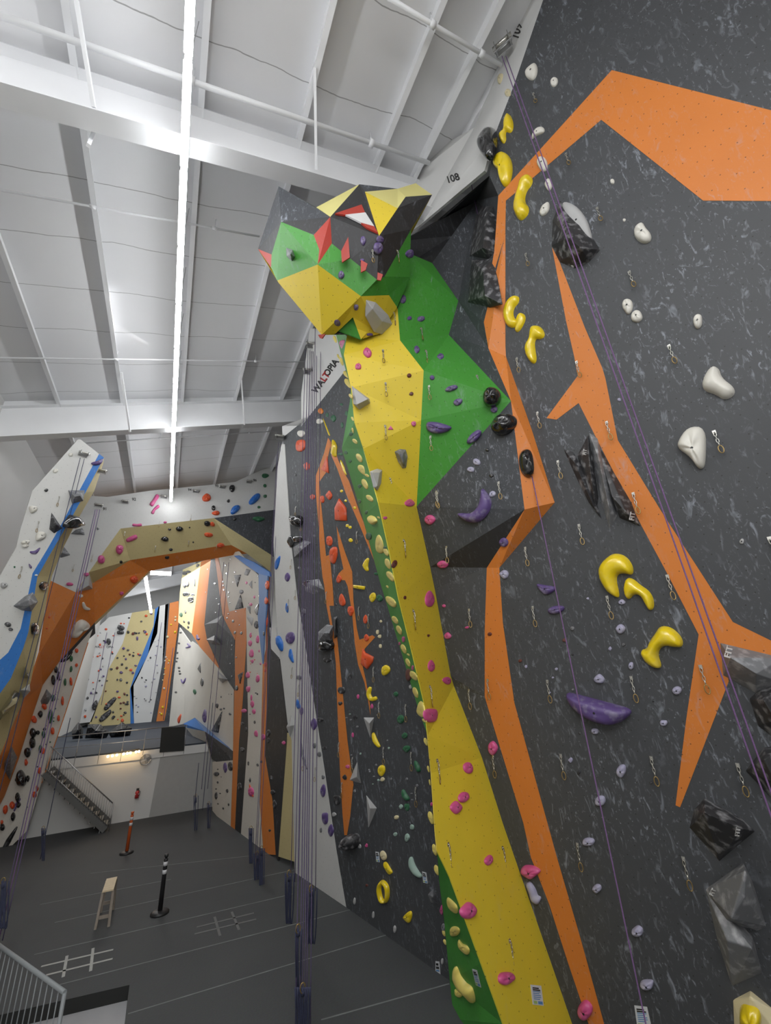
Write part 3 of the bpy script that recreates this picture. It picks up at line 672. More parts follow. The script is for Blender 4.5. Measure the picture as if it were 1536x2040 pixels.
for i in range(9):
    a, b_ = V(*br[i], LW), V(*br[i+1], LW); c, d = V(*tno[i], LB), V(*tno[i+1], LB)
    g += [([a, b_, c], TAN), ([b_, d, c], TAN)]
panels('tan_side_panel', g, lw, 'left')
# ============================================================ far hall
# stair wall, deck
YW = 22.6
wz = V(215, 1503, YP(YW)).z
sw = MB(); sw.box(((XL+3.0)/2-.2, YW+.1, (wz-.25)/2), ((3.0-XL)/2-.1, .1, (wz-.25)/2), BUILD); structure(sw.build('wall_stair'))
dk = MB(); dk.box(((XL+3.2)/2, (YW+YF)/2, wz-.06), ((3.2-XL)/2, (YF-YW)/2, .12), mat('blue grey deck mat', (.018,.026,.04), .7)); structure(dk.build('floor_deck'))
dk = MB(); dk.box(((XL+3.0)/2, YW-.03, wz-.16), ((3.0-XL)/2, .03, .16), BUILD); structure(dk.build('trim_1'))
# far climbing wall at the back
YFW = YP(41.0)
fw = thing_at('climbing_wall', V(250, 1470, YFW), 'distant climbing wall of white, tan, blue and orange panels beyond the stairs', 'climbing wall')
Fp = lambda pts, m: ([V(x, y, YFW) for x, y in cv('F', pts)], m)
panels('white_panel', [Fp([(560,600),(740,440),(895,410),(830,620),(730,800),(690,960),(620,1150),(540,1160),(560,900),(630,600)], WHITE), Fp([(1075,365),(1140,350),(1110,700),(1010,1230),(920,1280),(885,920),(1000,700)], WHITE)], fw, 'far')
panels('tan_panel', [Fp([(895,410),(1050,385),(1040,500),(920,800),(880,930),(885,1200),(590,1200),(690,960),(730,800),(830,620)], TAN)], fw, 'far')
panels('blue_panel', [Fp([(1050,385),(1082,362),(1065,550),(950,810),(905,900),(905,1100),(915,1280),(885,1280),(880,930),(920,800),(1040,500)], BLUE)], fw, 'far')
panels('orange_panel', [Fp([(1150,345),(1210,330),(1210,500),(1130,1060),(1090,1250),(1040,1250),(1110,850),(1130,600)], ORANGE)], fw, 'far')
panels('grey_panel', [Fp([(1120,355),(1150,345),(1130,600),(1110,850),(1040,1240),(1010,1240),(1100,750)], GREYU), Fp([(1210,480),(1235,470),(1150,1230),(1090,1250),(1130,1060)], GREYU)], fw, 'far')
# darker grey patch over the right part of the stair wall
gq = [V(x, y, YP(YW-.02)) for x, y in ((321,1499),(430,1488),(430,1612),(297,1626))]
gq[2].z = gq[3].z = 0
gb_ = MB(); gb_.face(gq, mat('darker grey wall', (.36,.36,.35), .7)); gb_.face([p+Vector((0,.02,0)) for p in gq], MATS['darker grey wall']); structure(gb_.build('trim_2'))
# staircase
st0 = V(95, 1548, YP(YW-.9)); st1 = V(213, 1640, ZP(0)); 
Ys = YW-1.1
top = V(88, 1545, YP(Ys)); bot = V(212, 1642, YP(Ys)); bot.z = 0
sc = thing_at('staircase', bot, 'grey metal staircase descending along the white wall below the deck', 'staircase')
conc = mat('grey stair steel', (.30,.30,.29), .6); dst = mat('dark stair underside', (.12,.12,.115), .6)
ns = 12
for i in range(ns):
    f = (i+.5)/ns; p = bot.lerp(top, f); b = MB(); b.box((p.x, Ys+.5, p.z+.08), ((bot.x-top.x)/ns/2*1.15, .5, .02), conc); b.build('tread', sc)
    b = MB(); b.box((p.x-(bot.x-top.x)/ns/2, Ys+.5, p.z), (.01, .5, .09), conc); b.build('riser', sc)
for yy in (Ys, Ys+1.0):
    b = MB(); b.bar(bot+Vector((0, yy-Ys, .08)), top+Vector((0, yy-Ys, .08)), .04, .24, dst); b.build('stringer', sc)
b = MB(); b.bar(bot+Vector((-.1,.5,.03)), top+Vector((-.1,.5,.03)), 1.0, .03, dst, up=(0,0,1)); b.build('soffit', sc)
rl = thing_at('stair_railing', bot+Vector((0,0,.9)), 'metal baluster railing along the far staircase', 'railing')
h = Vector((0,0,.95))
b = MB(); b.tube([bot+h+Vector((.1,-.02,-.05)), top+h], .022, GALV, 6); b.build('handrail', rl)
b = MB(); b.tube([bot+Vector((.1,-.02,.15)), top+Vector((0,-.02,.22))], .015, GALV, 6); b.build('bottom_rail', rl)
for i in range(30):
    p = bot.lerp(top, i/29)+Vector((.05*(1-i/29),-.02,.15)); b = MB(); b.tube([p, p+Vector((0,0,.80))], .013, GALV, 5); b.build('baluster', rl)
b = MB(); b.tube([bot+Vector((.12,-.02,0)), bot+Vector((.12,-.02,.92))], .022, GALV, 6); b.build('newel_post', rl)
# deck railing with posts
ra = V(112, 1467, YP(YW)); rb = V(372, 1446, YP(YW)); rz = (ra.z+rb.z)/2
dr2 = thing_at('deck_railing', Vector(((ra.x+rb.x)/2, YW-.05, wz)), 'thin metal guard railing along the deck above the stairs', 'railing')
b = MB(); b.tube([(ra.x-.3, YW-.05, rz), (rb.x, YW-.05, rz)], .02, GALV, 6); b.build('top_rail', dr2)
for i in range(7):
    x = ra.x+(rb.x-ra.x)*i/6; b = MB(); b.tube([(x, YW-.05, wz-.3), (x, YW-.05, rz)], .015, GALV, 6); b.build('post', dr2)
b = MB(); b.tube([(ra.x-.3, YW-.05, (rz+wz)/2), (rb.x, YW-.05, (rz+wz)/2)], .01, GALV, 6); b.build('mid_rail', dr2)
# black mesh screen on the deck edge
sc_ = [V(x, y, YP(YW-.12)) for x, y in cv('F', [(1095,1190),(1255,1183),(1245,1345),(1080,1357)])]
b = MB(); b.face(sc_, mat('black mesh', (.012,.013,.012), .7)); b.face([p+Vector((0,.1,0)) for p in sc_], MATS['black mesh'])
for i in range(4): b.face([sc_[i], sc_[(i+1)%4], sc_[(i+1)%4]+Vector((0,.1,0)), sc_[i]+Vector((0,.1,0))], MATS['black mesh'])
tag(b.build('black_screen'), 'square black screen hung on the deck railing', 'screen')
# warm spot lamps
WARM = emis('warm lamp', (1.0, .66, .30), 30.0)
lp = thing_at('spot_lamp_bar', V(245, 1500, YP(YW-.35)), 'row of glaring warm spotlights below the deck edge', 'light')
la, lb_ = V(215, 1507, YP(YW-.35)), V(277, 1497, YP(YW-.35))
b = MB(); b.tube([la+Vector((0,.12,.08)), lb_+Vector((0,.12,.08))], .02, DARKM, 6); lpb = b.build('bar', lp)
for i in (0, .14, .28, .5, .62, .72, .9, 1):
    p = la.lerp(lb_, i); b = MB()
    b.grid([[p+Vector((.045*math.sin(t)*math.cos(a), -.045*math.cos(t), .045*math.sin(t)*math.sin(a))) for a in [k*math.pi/4 for k in range(8)]] for t in (.05, .8, 1.57, 2.3, 3.1)], WARM); b.build('bulb', lpb)
# fire extinguisher
fe = V(272, 1590, YP(YW-.12)); ft = V(272, 1570, YP(YW-.12)); hgt = ft.z-fe.z
fr_ = thing_at('fire_extinguisher', fe, 'red fire extinguisher on the white wall right of the stairs', 'fire extinguisher')
b = MB(); b.tube([fe, fe+Vector((0,0,hgt*.62)), fe+Vector((0,0,hgt*.75))], [.075,.075,.03], mat('extinguisher red', (.45,.03,.03), .3), 12); b.build('cylinder', fr_)
b = MB(); b.box(fe+Vector((0,0,hgt*.85)), (.05,.03,.04), DARKM); vlv = b.build('valve', fr_)
b = MB(); b.tube([fe+Vector((.03,-.02,hgt*.82)), fe+Vector((.1,-.03,hgt*.6)), fe+Vector((.08,-.03,hgt*.25))], .012, DARKM, 6); b.build('hose', vlv)
b = MB(); b.box(fe+Vector((0,.02,hgt*.4)), (.085,.08,.012), WHITE); b.build('strap', fr_)
# far door fan / wall clutter
p = V(290, 1513, YP(YW-.15)); b = MB(); b.tube([p+Vector((.0,0,0))+.20*Vector((math.cos(a),0,math.sin(a))) for a in [k*math.pi/8 for k in range(17)]], .02, GALV, 6); 
fn = thing_at('wall_fan', p, 'round wall fan right of the warm spotlights', 'fan'); b.build('guard_ring', fn)
b = MB()
for k in range(4):
    a = k*math.pi/2+.4; d = Vector((math.cos(a),0,math.sin(a))); b.bar(p+d*.03, p+d*.18, .02, .09, mat('grey fan blade', (.3,.3,.3), .5), up=(d.z,0.3,-d.x))
b.build('blades', fn); b = MB(); b.tube([p, p+Vector((0,.15,0))], .04, GALV, 8); b.build('motor', fn)
# small sign text on the wall beyond
def text_mesh(body, name, loc, ux, uy, size, m, bold=.012):
    """letters laid into the plane spanned by ux, uy (length of one em each)"""
    c = bpy.data.curves.new(name, 'FONT'); c.body = body; c.size = 1; c.extrude = .004; c.offset = bold; c.align_x = 'CENTER'; c.align_y = 'CENTER'
    o = bpy.data.objects.new(name, c); COL.objects.link(o)
    dg_ = bpy.context.evaluated_depsgraph_get(); me = bpy.data.meshes.new_from_object(o.evaluated_get(dg_))
    bpy.data.objects.remove(o); bpy.data.curves.remove(c)
    n = Vector(ux).cross(Vector(uy)).normalized()
    for v in me.vertices: v.co = Vector(ux)*v.co.x+Vector(uy)*v.co.y+n*v.co.z
    o = bpy.data.objects.new(name, me); COL.objects.link(o); me.materials.clear(); me.materials.append(m)
    o.location = loc
    return o
INK = mat('black ink', (.015,.015,.015), .6); REDI = mat('red ink', (.45,.03,.03), .6); BLUI = mat('blue ink', (.10,.25,.50), .6)
p = V(327, 1571, YP(YW-.01)); sg = thing_at('wall_notice', p, 'small faint notice lettered in red and black on the far white wall', 'sign')
def child(o, parent):
    o.location = o.location-wloc(parent); o.parent = parent; return o
for i, (w_, mm) in enumerate(((.26,REDI),(.3,INK),(.24,REDI),(.3,INK))):
    b = MB(); b.box(p+Vector((0,-.004,.22-.14*i)), (w_/2,.003,.009), mm); b.build('text_line', sg)
# ============================================================ floor furniture
def lathe(b, c, prof, m, n=16): b.grid([[c+Vector((r*math.cos(2*math.pi*k/n), r*math.sin(2*math.pi*k/n), z)) for k in range(n)] for r, z in prof], m, True, True, True, True)
RUB = mat('black post plastic', (.015,.015,.016), .45); ORP = mat('orange post plastic', (.55,.10,.02), .45); BAND = mat('reflective white band', (.6,.6,.62), .35)
def stanchion(px, py, hh, body, label):
    p = V(px, py, ZP(0)); r = empty('traffic_post', p, label, 'traffic post')
    b = MB(); lathe(b, p, [(.20,0),(.20,.03),(.15,.055),(.07,.07)], RUB, 20); b.build('base', r)
    b = MB(); lathe(b, p, [(.052,.06),(.045,hh-.12),(.045,hh-.08)], body); b.build('post', r)
    b = MB(); lathe(b, p, [(.02,hh-.09),(.045,hh-.04),(.045,hh),(.02,hh)], body); b.build('handle', r)
    for z in (.66, .80):
        b = MB(); lathe(b, p, [(.05,hh*z),(.0495,hh*z+.08)], BAND); b.build('reflective_band', r)
stanchion(318, 1820, 1.12, RUB, 'black plastic delineator post with white bands standing on the mat')
stanchion(252, 1700, 1.12, ORP, 'orange plastic delineator post standing farther back on the mat')
# wooden step stool: tall A-shaped trestle with a board top
WOOD = mat('light plywood', (.62,.50,.33), .6, vary=.15, vscale=12); WOOD2 = mat('grey brown wood', (.28,.24,.20), .7, vary=.2, vscale=12)
Hc = lambda x, y: cv('H', [(x, y)])[0]
f1 = V(*Hc(436,568), ZP(0)); f2 = V(*Hc(485,556), ZP(0)); hs = .62
stc = V(*Hc(470,552), ZP(0)); stl = empty('wooden_stool', stc, 'small wooden trestle stool with a pale board top left of the black post', 'stool')
ax = (f2-f1).normalized(); ay = Vector((-ax.y, ax.x, 0)); dd = .75
tp = [V(*Hc(*q), ZP(hs)) for q in ((446,480),(496,470),(512,415),(465,425))]
b = MB(); n = Vector((0,0,.03)); b.face(tp, WOOD); b.face([q+n for q in tp], WOOD)
for i in range(4): b.face([tp[i], tp[(i+1)%4], tp[(i+1)%4]+n, tp[i]+n], WOOD)
b.build('board_top', stl)
for q, s in zip(tp, (-1, 1, 1, -1)):
    c_ = sum(tp, Vector())/4; d = (q-c_); foot = Vector((q.x+d.x*.12, q.y+d.y*.12, 0)); b = MB(); b.bar(Vector((q.x-d.x*.12, q.y-d.y*.12, hs)), foot, .05, .03, WOOD2); b.build('leg', stl)
for i, j in ((0,1),(2,3)):
    a = tp[i].copy(); c_ = tp[j].copy(); a.z = c_.z = .18; b = MB(); b.bar(a, c_, .03, .06, WOOD2); b.build('stretcher', stl)
# near railing at the stair opening
r0 = V(129, 1977, ZP(1.02)); r1 = V(0, 1885, ZP(1.02)); r1 = r0+(r1-r0)*1.4
nr = empty('guard_railing', Vector((r0.x, r0.y, 0)), 'grey metal picket guard railing at the stair opening, lower left', 'railing')
GR = mat('grey painted steel', (.24,.26,.27), .45)
b = MB(); b.tube([r0, r1], .028, GR, 8); b.build('top_rail', nr)
b = MB(); b.tube([Vector((r0.x, r0.y, -.3)), r0], .026, GR, 8); b.build('post', nr)
b = MB(); b.tube([r0-Vector((0,0,.95)), r1-Vector((0,0,.95))], .018, GR, 8); b.build('bottom_rail', nr)
L_ = (r1-r0).length; nb = int(L_/.17)
for i in range(1, nb):
    p = r0.lerp(r1, i/nb); b = MB(); b.tube([p-Vector((0,0,.95)), p], .008, GR, 6); b.build('picket', nr)
# ============================================================ placing things on the climbing surfaces
VV = []; TT = []; KEYS = []
for a, k in HIT:
    i = len(VV); VV += list(a); TT.append((i, i+1, i+2)); KEYS.append(k)
BV = BVHTree.FromPolygons(VV, TT)
def cast(x, y):
    r = ray(x, y).normalized(); loc, n, i, d = BV.ray_cast(CAM, r)
    if loc is None: return None
    if n.dot(r) > 0: n = -n
    return loc, n.normalized(), KEYS[i]
def onplane(x, y, loc, n):
    r = ray(x, y); return CAM+r*(n.dot(loc-CAM)/n.dot(r))
SURF = dict(right='dark grey right-hand wall', band='white top band', neck='yellow dragon neck', side='green dragon side', shoulder='green dragon shoulder', head='dragon head',
            dark='dark wall left of the dragon', strip='white wall strip behind the ropes', tower='far coloured wall', arch='climbing arch', leg='cream arch leg', left='white wall at far left', far='distant back wall')
HOLDS = []
def area_px(pts): return abs(sum(pts[i][0]*pts[(i+1)%len(pts)][1]-pts[(i+1)%len(pts)][0]*pts[i][1] for i in range(len(pts))))/2
def soften(pts, it=2):
    for _ in range(it):
        q = []
        for i in range(len(pts)):
            a, b_ = pts[i], pts[(i+1) % len(pts)]
            q += [(a[0]*.75+b_[0]*.25, a[1]*.75+b_[1]*.25), (a[0]*.25+b_[0]*.75, a[1]*.25+b_[1]*.75)]
        pts = q
    return pts
def nside(loc, n, pts3):
    pass
def finish_hold(b, name, c, col, kindw, px, size, cat='climbing hold', label=None, bolt=True, smooth=True, parts=(), key=None, loc=None, n=None, hgt=.05):
    o = b.build(name, origin=loc)
    o['category'] = cat
    HOLDS.append(dict(o=o, col=col, kind=kindw, key=key, px=px, size=size, label=label))
    if bolt and size > 9:
        bb = MB(); u = n.orthogonal().normalized(); w_ = n.cross(u); r = min(.016, max(.008, hgt*.2)); z = hgt*1.0
        bb.grid([[loc+n*zz+(u*math.cos(a)+w_*math.sin(a))*r for a in [k*math.pi/4 for k in range(8)]] for zz in (z-.02, z+.003)], DARKM, True, False, False, True)
        q = bb.build('bolt', fix=True, origin=loc); q.parent = o; q.location = (0,0,0)
    for nm_, mb in parts:
        q = mb.build(nm_, origin=loc); q.parent = o; q.location = (0,0,0)
    return o
CN = dict(lilac='chalky lilac', charcoal='charcoal', lightgrey='light grey', paleyellow='pale yellow', black='black', mint='chalky pale green')
def puff(pts, col, kindw, name='climbing_hold', label=None, h=None, soft=True, bolt=True, bump=.12, lift=0.0, flat=.0):
    cx = sum(p[0] for p in pts)/len(pts); cy = sum(p[1] for p in pts)/len(pts)
    hit = cast(cx, cy)
    if not hit:
        print('MISS', name, col, round(cx), round(cy)); return
    loc, n, key = hit
    ap = area_px(pts)
    if soft: pts = soften(pts, 2)
    vn = (CAM-loc).normalized(); cosv = n.dot(vn)
    wpx = math.sqrt(ap); tt = (loc-CAM).length/FL
    hh = h if h is not None else .38*wpx*tt*max(.45, cosv)
    k_ = n*hh*.45; P = [onplane(x, y, loc+k_, n)-k_ for x, y in pts]
    c = sum(P, Vector())/len(P)
    rnd = random.Random(int(cx*31+cy*17)); f1 = rnd.uniform(2, 4); ph = rnd.uniform(0, 6)
    prof = [(1.0, -.02), (1.0, .22), (.93, .55), (.78, .82), (.5, .97), (.22, 1.0)] if not flat else [(1.0, -.02), (.99, .8), (.94, .97), (.6, 1.0), (.3, 1.0)]
    rows = []
    for s, z in prof:
        rows.append([c+(p-c)*s+n*hh*z*(1+bump*math.sin(f1*2*math.pi*i/len(P)+ph)*(1-s*.6)) for i, p in enumerate(P)])
    b = MB(); b.grid(rows, hmat(col), True, True, False, False)
    top = c+n*hh*1.0
    k = len(b.v); b.v.append(top); base_i = (len(rows)-1)*len(P)
    for i in range(len(P)): b.f.append([base_i+i, base_i+(i+1) % len(P), k]); b.m.append(0); b.smooth.append(True)
    return finish_hold(b, name, c, col, kindw, (cx, cy), wpx, label=label, bolt=bolt, key=key, loc=c, n=n, hgt=hh)
def ell(c, x, y, w, h, rot=0, n=8, irr=.2):
    ox, oy, s = CR[c]; x = ox+x/s; y = oy+y/s; w = w/s/2; h = h/s/2; r = math.radians(rot); rnd = random.Random(int(x*7+y*13))
    out = []
    for i in range(n):
        a = 2*math.pi*i/n; k = 1+rnd.uniform(-irr, irr)
        u, v = w*k*math.cos(a)*1.12, h*k*math.sin(a)*1.12; out.append((x+u*math.cos(r)-v*math.sin(r), y+u*math.sin(r)+v*math.cos(r)))
    return out
def blob(c, col, x, y, w, h, rot=0, kind='rounded hold', h3=None, **k): return puff(ell(c, x, y, w, h, rot), col, kind, h=h3, **k)
def shape(c, col, pts, kind='sculpted hold', **k): return puff(cv(c, pts), col, kind, **k)
def facet(c, col, pts, apex, h, kind='angular volume', name='wall_volume', label=None, surf=None):
    """faceted volume: base outline pixels, apex pixels (1..n ridge) raised by h metres"""
    pp = cv(c, pts); aa = cv(c, apex); cx = sum(p[0] for p in pp)/len(pp); cy = sum(p[1] for p in pp)/len(pp)
    hit = cast(cx, cy) if surf is None else (V(cx, cy, surf), Vector((0,-1,0)), 'far')
    if not hit: print('MISS vol', col, cx, cy); return
    loc, n, key = hit
    P = [onplane(x, y, loc, n) for x, y in pp]
    Q = [CAM+ray(x, y)*(n.dot(loc+n*h-CAM)/n.dot(ray(x, y))) for x, y in aa]
    b = MB(); m_ = hmat(col)
    if len(Q) == 1:
        for i in range(len(P)): b.face([P[i], P[(i+1) % len(P)], Q[0]], m_)
    else:
        # convex hull of base + ridge
        bm = bmesh.new()
        for p in P+Q: bm.verts.new(p)
        for p in P: bm.verts.new(p-n*.02)
        bmesh.ops.convex_hull(bm, input=bm.verts)
        for f in bm.faces: b.face([v.co.copy() for v in f.verts], m_)
        bm.free()
    o = finish_hold(b, name, loc, col, kind, (cx, cy), math.sqrt(area_px(pp)), cat='climbing volume', label=label, bolt=False, key=key, loc=loc, n=n, hgt=h)
    mod = o.modifiers.new('bevel', 'BEVEL'); mod.width = .012; mod.segments = 2; mod.limit_method = 'ANGLE'
    return o
def stroke(c, col, pts, ws, kind='crescent hold', label=None, h=.6, name='climbing_hold', closed=False, bolt=False):
    pp = cv(c, pts); s = CR[c][2]; ws = [w/s for w in (ws if isinstance(ws, (list, tuple)) else [ws]*len(pts))]
    cx = sum(p[0] for p in pp)/len(pp); cy = sum(p[1] for p in pp)/len(pp)
    hit = cast(*pp[len(pp)//2])
    if not hit: print('MISS stroke', col, cx, cy); return
    loc, n, key = hit
    # Catmull-Rom resample
    N_ = len(pp); out = []; wo = []
    segs = N_ if closed else N_-1
    for i in range(segs):
        g_ = lambda k: (k % N_) if closed else min(max(k, 0), N_-1)
        a, b_, c_, d = pp[g_(i-1)], pp[g_(i)], pp[g_(i+1)], pp[g_(i+2)]
        for j in range(5):
            t = j/5; t2 = t*t; t3 = t2*t
            out.append(tuple(.5*((2*b_[k])+(-a[k]+c_[k])*t+(2*a[k]-5*b_[k]+4*c_[k]-d[k])*t2+(-a[k]+3*b_[k]-3*c_[k]+d[k])*t3) for k in (0, 1)))
            wo.append(ws[g_(i)]*(1-t)+ws[g_(i+1)]*t)
    if not closed: out.append(pp[-1]); wo.append(ws[-1])
    M_ = len(out); rows = []; L_ = []
    tt = (loc-CAM).length/FL; mw = max(wo)*tt
    for i, (x, y) in enumerate(out):
        a = out[(i-1) % M_ if closed else max(i-1, 0)]; d = out[(i+1) % M_ if closed else min(i+1, M_-1)]
        tx, ty = d[0]-a[0], d[1]-a[1]; l = math.hypot(tx, ty) or 1; nx, ny = -ty/l, tx/l
        w_ = wo[i]/2
        if not closed:
            e = min(i, M_-1-i)
            w_ *= (.55, .85, .97)[e] if e < 3 else 1
        ptL = onplane(x+nx*w_, y+ny*w_, loc, n); ptR = onplane(x-nx*w_, y-ny*w_, loc, n); C_ = (ptL+ptR)/2; half = (ptL-ptR)/2; hh = h*min(half.length*1.6, w_*2*tt)
        rows.append([C_+half*math.cos(a_)+n*(hh*math.sin(a_)-.005) for a_ in [k*math.pi/8 for k in range(9)]])
    b = MB()
    if closed: rows.append(rows[0])
    b.grid(rows, hmat(col), False, True)
    if not closed:
        i0 = 0; b.f.append(list(range(9))); b.m.append(0); b.smooth.append(False); b.f.append([(M_-1)*9+k for k in range(9)]); b.m.append(0); b.smooth.append(False)
    return finish_hold(b, name, loc, col, kind, (cx, cy), math.sqrt(mw/tt*M_*2), label=label, bolt=bolt, key=key, loc=rows[len(rows)//2][4], n=n, hgt=0.01)

from mathutils.geometry import delaunay_2d_cdt
def dome(c, col, pts, kind='sculpted hold', label=None, h=.7, name='climbing_hold', bolt=False):
    """rounded body over any outline, also concave ones: height follows the distance to the edge"""
    pp = soften(cv(c, pts), 2); N_ = len(pp)
    cx = sum(p[0] for p in pp)/N_; cy = sum(p[1] for p in pp)/N_
    hit = cast(cx, cy)
    if not hit: print('MISS dome', col, cx, cy); return
    loc, n, key = hit
    xs = [p[0] for p in pp]; ys = [p[1] for p in pp]; st = max(max(xs)-min(xs), max(ys)-min(ys))/26
    def dist(x, y):
        b_ = 1e9
        for i in range(N_):
            (x1, y1), (x2, y2) = pp[i], pp[(i+1) % N_]; dx, dy = x2-x1, y2-y1; L2 = dx*dx+dy*dy or 1e-9
            t = max(0, min(1, ((x-x1)*dx+(y-y1)*dy)/L2)); b_ = min(b_, math.hypot(x-x1-t*dx, y-y1-t*dy))
        return b_
    def inside(x, y):
        r_ = False
        for i in range(N_):
            (x1, y1), (x2, y2) = pp[i], pp[(i+1) % N_]
            if (y1 > y) != (y2 > y) and x < (x2-x1)*(y-y1)/(y2-y1)+x1: r_ = not r_
        return r_
    inn = []; y = min(ys); row = 0
    while y < max(ys):
        x = min(xs)+(st/2 if row % 2 else 0)
        while x < max(xs):
            if inside(x, y) and dist(x, y) > st*.35: inn.append((x, y))
            x += st
        y += st*.87; row += 1
    R_ = max([dist(x, y) for x, y in inn] or [1]); tt = (loc-CAM).length/FL; H_m = R_*tt*h*1.25
    allp = pp+inn
    vs, es, fs, ov, oe, of = delaunay_2d_cdt([Vector(p) for p in allp], [(i, (i+1) % N_) for i in range(N_)], [], 1, 1e-5)
    b = MB(); b.mi(hmat(col)); k_ = n*H_m*.4
    def lift_(v):
        d = dist(v.x, v.y); u = min(1, d/(R_*1.02)); hh = H_m*math.sqrt(max(0, 1-(1-u)**2))
        return onplane(v.x, v.y, loc+k_, n)-k_+n*hh
    b.v = [lift_(v) for v in vs]
    edge = {}
    for f in fs:
        f = list(f); b.f.append(f); b.m.append(0); b.smooth.append(True)
    base = len(b.v); 
    return finish_hold(b, name, loc, col, kind, (cx, cy), math.sqrt(area_px(pp)), label=label, bolt=bolt, key=key, loc=loc+n*.001, n=n, hgt=H_m)
# ============================================================ holds
B = blob; SH = shape; ST_ = stroke; FA = facet
# --- yellow neck and dragon
SH('I','pink',[(660,118),(695,150),(690,190),(660,202),(622,165),(635,130)],'triangular hold')
B('I','pink',590,268,50,45); SH('I','pink',[(838,720),(860,752),(818,752)],'triangular hold',soft=False); B('I','pink',1015,705,42,40); B('I','pink',985,1310,70,50)
B('I','pink',797,1427,30,24,kind='small hold'); B('I','brown',868,1778,38,58,30,kind='oval hold'); B('I','brown',980,338,30,28,kind='small hold'); B('I','brown',998,478,30,28,kind='small hold')
FA('I','grey',[(868,920),(910,900),(955,905),(970,960),(958,1045),(930,1052),(895,1000)],[(900,935),(930,940),(935,1010)],.14,'tapered block','climbing_hold',label='grey tapered block hold in the middle of the yellow dragon neck')
FA('I','lightgrey',[(540,415),(675,515),(682,548),(600,600),(552,552)],[(552,430),(662,520),(580,560)],.22,'wedge',label='pale grey triangular wedge volume on the left edge of the yellow neck')
FA('I','lightgrey',[(683,1070),(738,1050),(775,1062),(766,1165),(740,1218),(712,1190)],[(695,1080),(755,1080),(735,1190)],.10,'block','climbing_hold',label='light grey tall block hold with a black mark, left edge of the yellow neck')
SH('C','pink',[(622,1085),(668,1075),(648,1145),(630,1120)],'angular hold')
B('J','pink',1142,358,66,112,kind='oval hold'); B('J','brown',948,348,24,24,kind='small hold'); B('J','pink',1152,870,60,80,kind='oval hold'); SH('J','pink',[(1225,972),(1275,948),(1306,972),(1298,1010),(1265,1014)],'angular hold')
B('J','brown',1128,638,20,20,kind='small hold'); SH('J','pink',[(1100,1200),(1180,1195),(1203,1215),(1198,1290),(1150,1308),(1105,1290),(1090,1245)],'big square hold')
B('J','pink',1438,1645,70,85,-30,kind='oval hold'); B('K','pink',1400,185,80,82); B('K','pink',1343,262,80,88); B('K','pink',1443,1055,118,128,kind='big rounded hold')
SH('N','pink',[(66,440),(98,412),(116,445),(90,480),(68,465)],'diamond hold'); B('N','pink',300,508,86,66,kind='oval hold'); B('N','pink',178,1053,84,72,kind='oval hold'); B('N','pink',580,1222,84,84)
B('J','pink',1232,95,80,58,kind='oval hold'); B('J','pink',1245,410,26,24,kind='small hold'); B('J','pink',1272,640,50,50); B('J','pink',1422,577,30,18,kind='small hold'); B('I','pink',1135,1440,75,70); B('M','pink',105,905,50,62,kind='oval hold')
ST_('N','lilac',[(288,560),(310,600),(325,640),(352,655)],[30,38,42,46],'bone shaped hold')
# purple holds on green
SH('I','purple',[(1103,715),(1120,690),(1200,695),(1290,725),(1305,742),(1260,775),(1180,787),(1115,765)],'big oval hold'); B('I','purple',1472,812,140,62,-40,kind='big oval hold')
B('I','purple',1300,434,100,42,-20,kind='long hold'); B('I','purple',1350,540,66,46,-35,kind='oval hold'); B('I','purple',1040,137,42,50); B('I','purple',1218,190,50,42); B('I','purple',1153,352,38,34); B('I','lilac',1495,1003,48,45); B('I','lilac',1450,1057,50,45)
dome('Z','purple',[(957,970),(967,979),(977,995),(976,1012),(965,1030),(948,1042),(924,1039),(907,1024),(914,1021),(935,1023),(950,1011),(956,992)],'big crescent hold',h=.9)
SH('M','purple',[(467,622),(520,632),(700,680),(815,712),(800,750),(740,785),(690,790),(590,758),(500,690)],'long half-moon hold',h=.22,bump=.02)
for x, y, w, h in ((880,495,50,75),(890,437,40,45),(780,445,34,50),(1080,530,50,62),(775,573,30,30),(640,662,38,45),(735,873,32,38),(617,972,40,40),(935,945,25,35),(1035,820,38,48),(1075,940,30,24),(1148,942,45,32),(825,1045,40,20)): B('C','purple',x,y,w,h)
FA('C','lightgrey',[(797,822),(860,838),(940,920),(968,980),(900,1045),(850,1030),(795,930)],[(840,880),(900,960)],.12,'volume',label='pale grey elongated volume under the dragon jaw')
FA('C','grey',[(288,490),(330,505),(345,550),(325,578),(290,545)],[(315,530)],.18,'chunk','climbing_hold',label='grey angular chunk bolted on the green dragon nose')
# --- right wall
FA('D','charcoal',[(520,722),(485,820),(480,940),(520,1020),(590,1050),(660,1020),(715,960),(672,900),(610,800)],[(560,900),(620,950)],.34,'volume',label='large black domed volume with a white face, upper middle of the dark right wall')
SH('D','lightgrey',[(525,720),(590,738),(645,800),(672,890),(668,912),(630,915),(575,850),(535,780)],'white shield',name='climbing_hold',h=.10,bump=.02,label='big pale shield-shaped hold set into the black domed volume')
FA('D','charcoal',[(225,705),(150,745),(115,800),(85,990),(175,1005),(205,970),(218,850)],[(170,800),(150,950)],.22,'volume',label='tall dark chalky volume beside the top of the orange stripe, the upper one')
FA('D','charcoal',[(95,1010),(200,1000),(242,1222),(180,1238),(75,1212)],[(150,1060),(160,1180)],.20,'volume',label='black volume beside the orange stripe, below the tall chalky one')
SH('D','black',[(195,355),(135,405),(122,470),(160,528),(195,470),(202,400)],'big glossy hold',h=.22,label='big glossy black hold on the white top band')
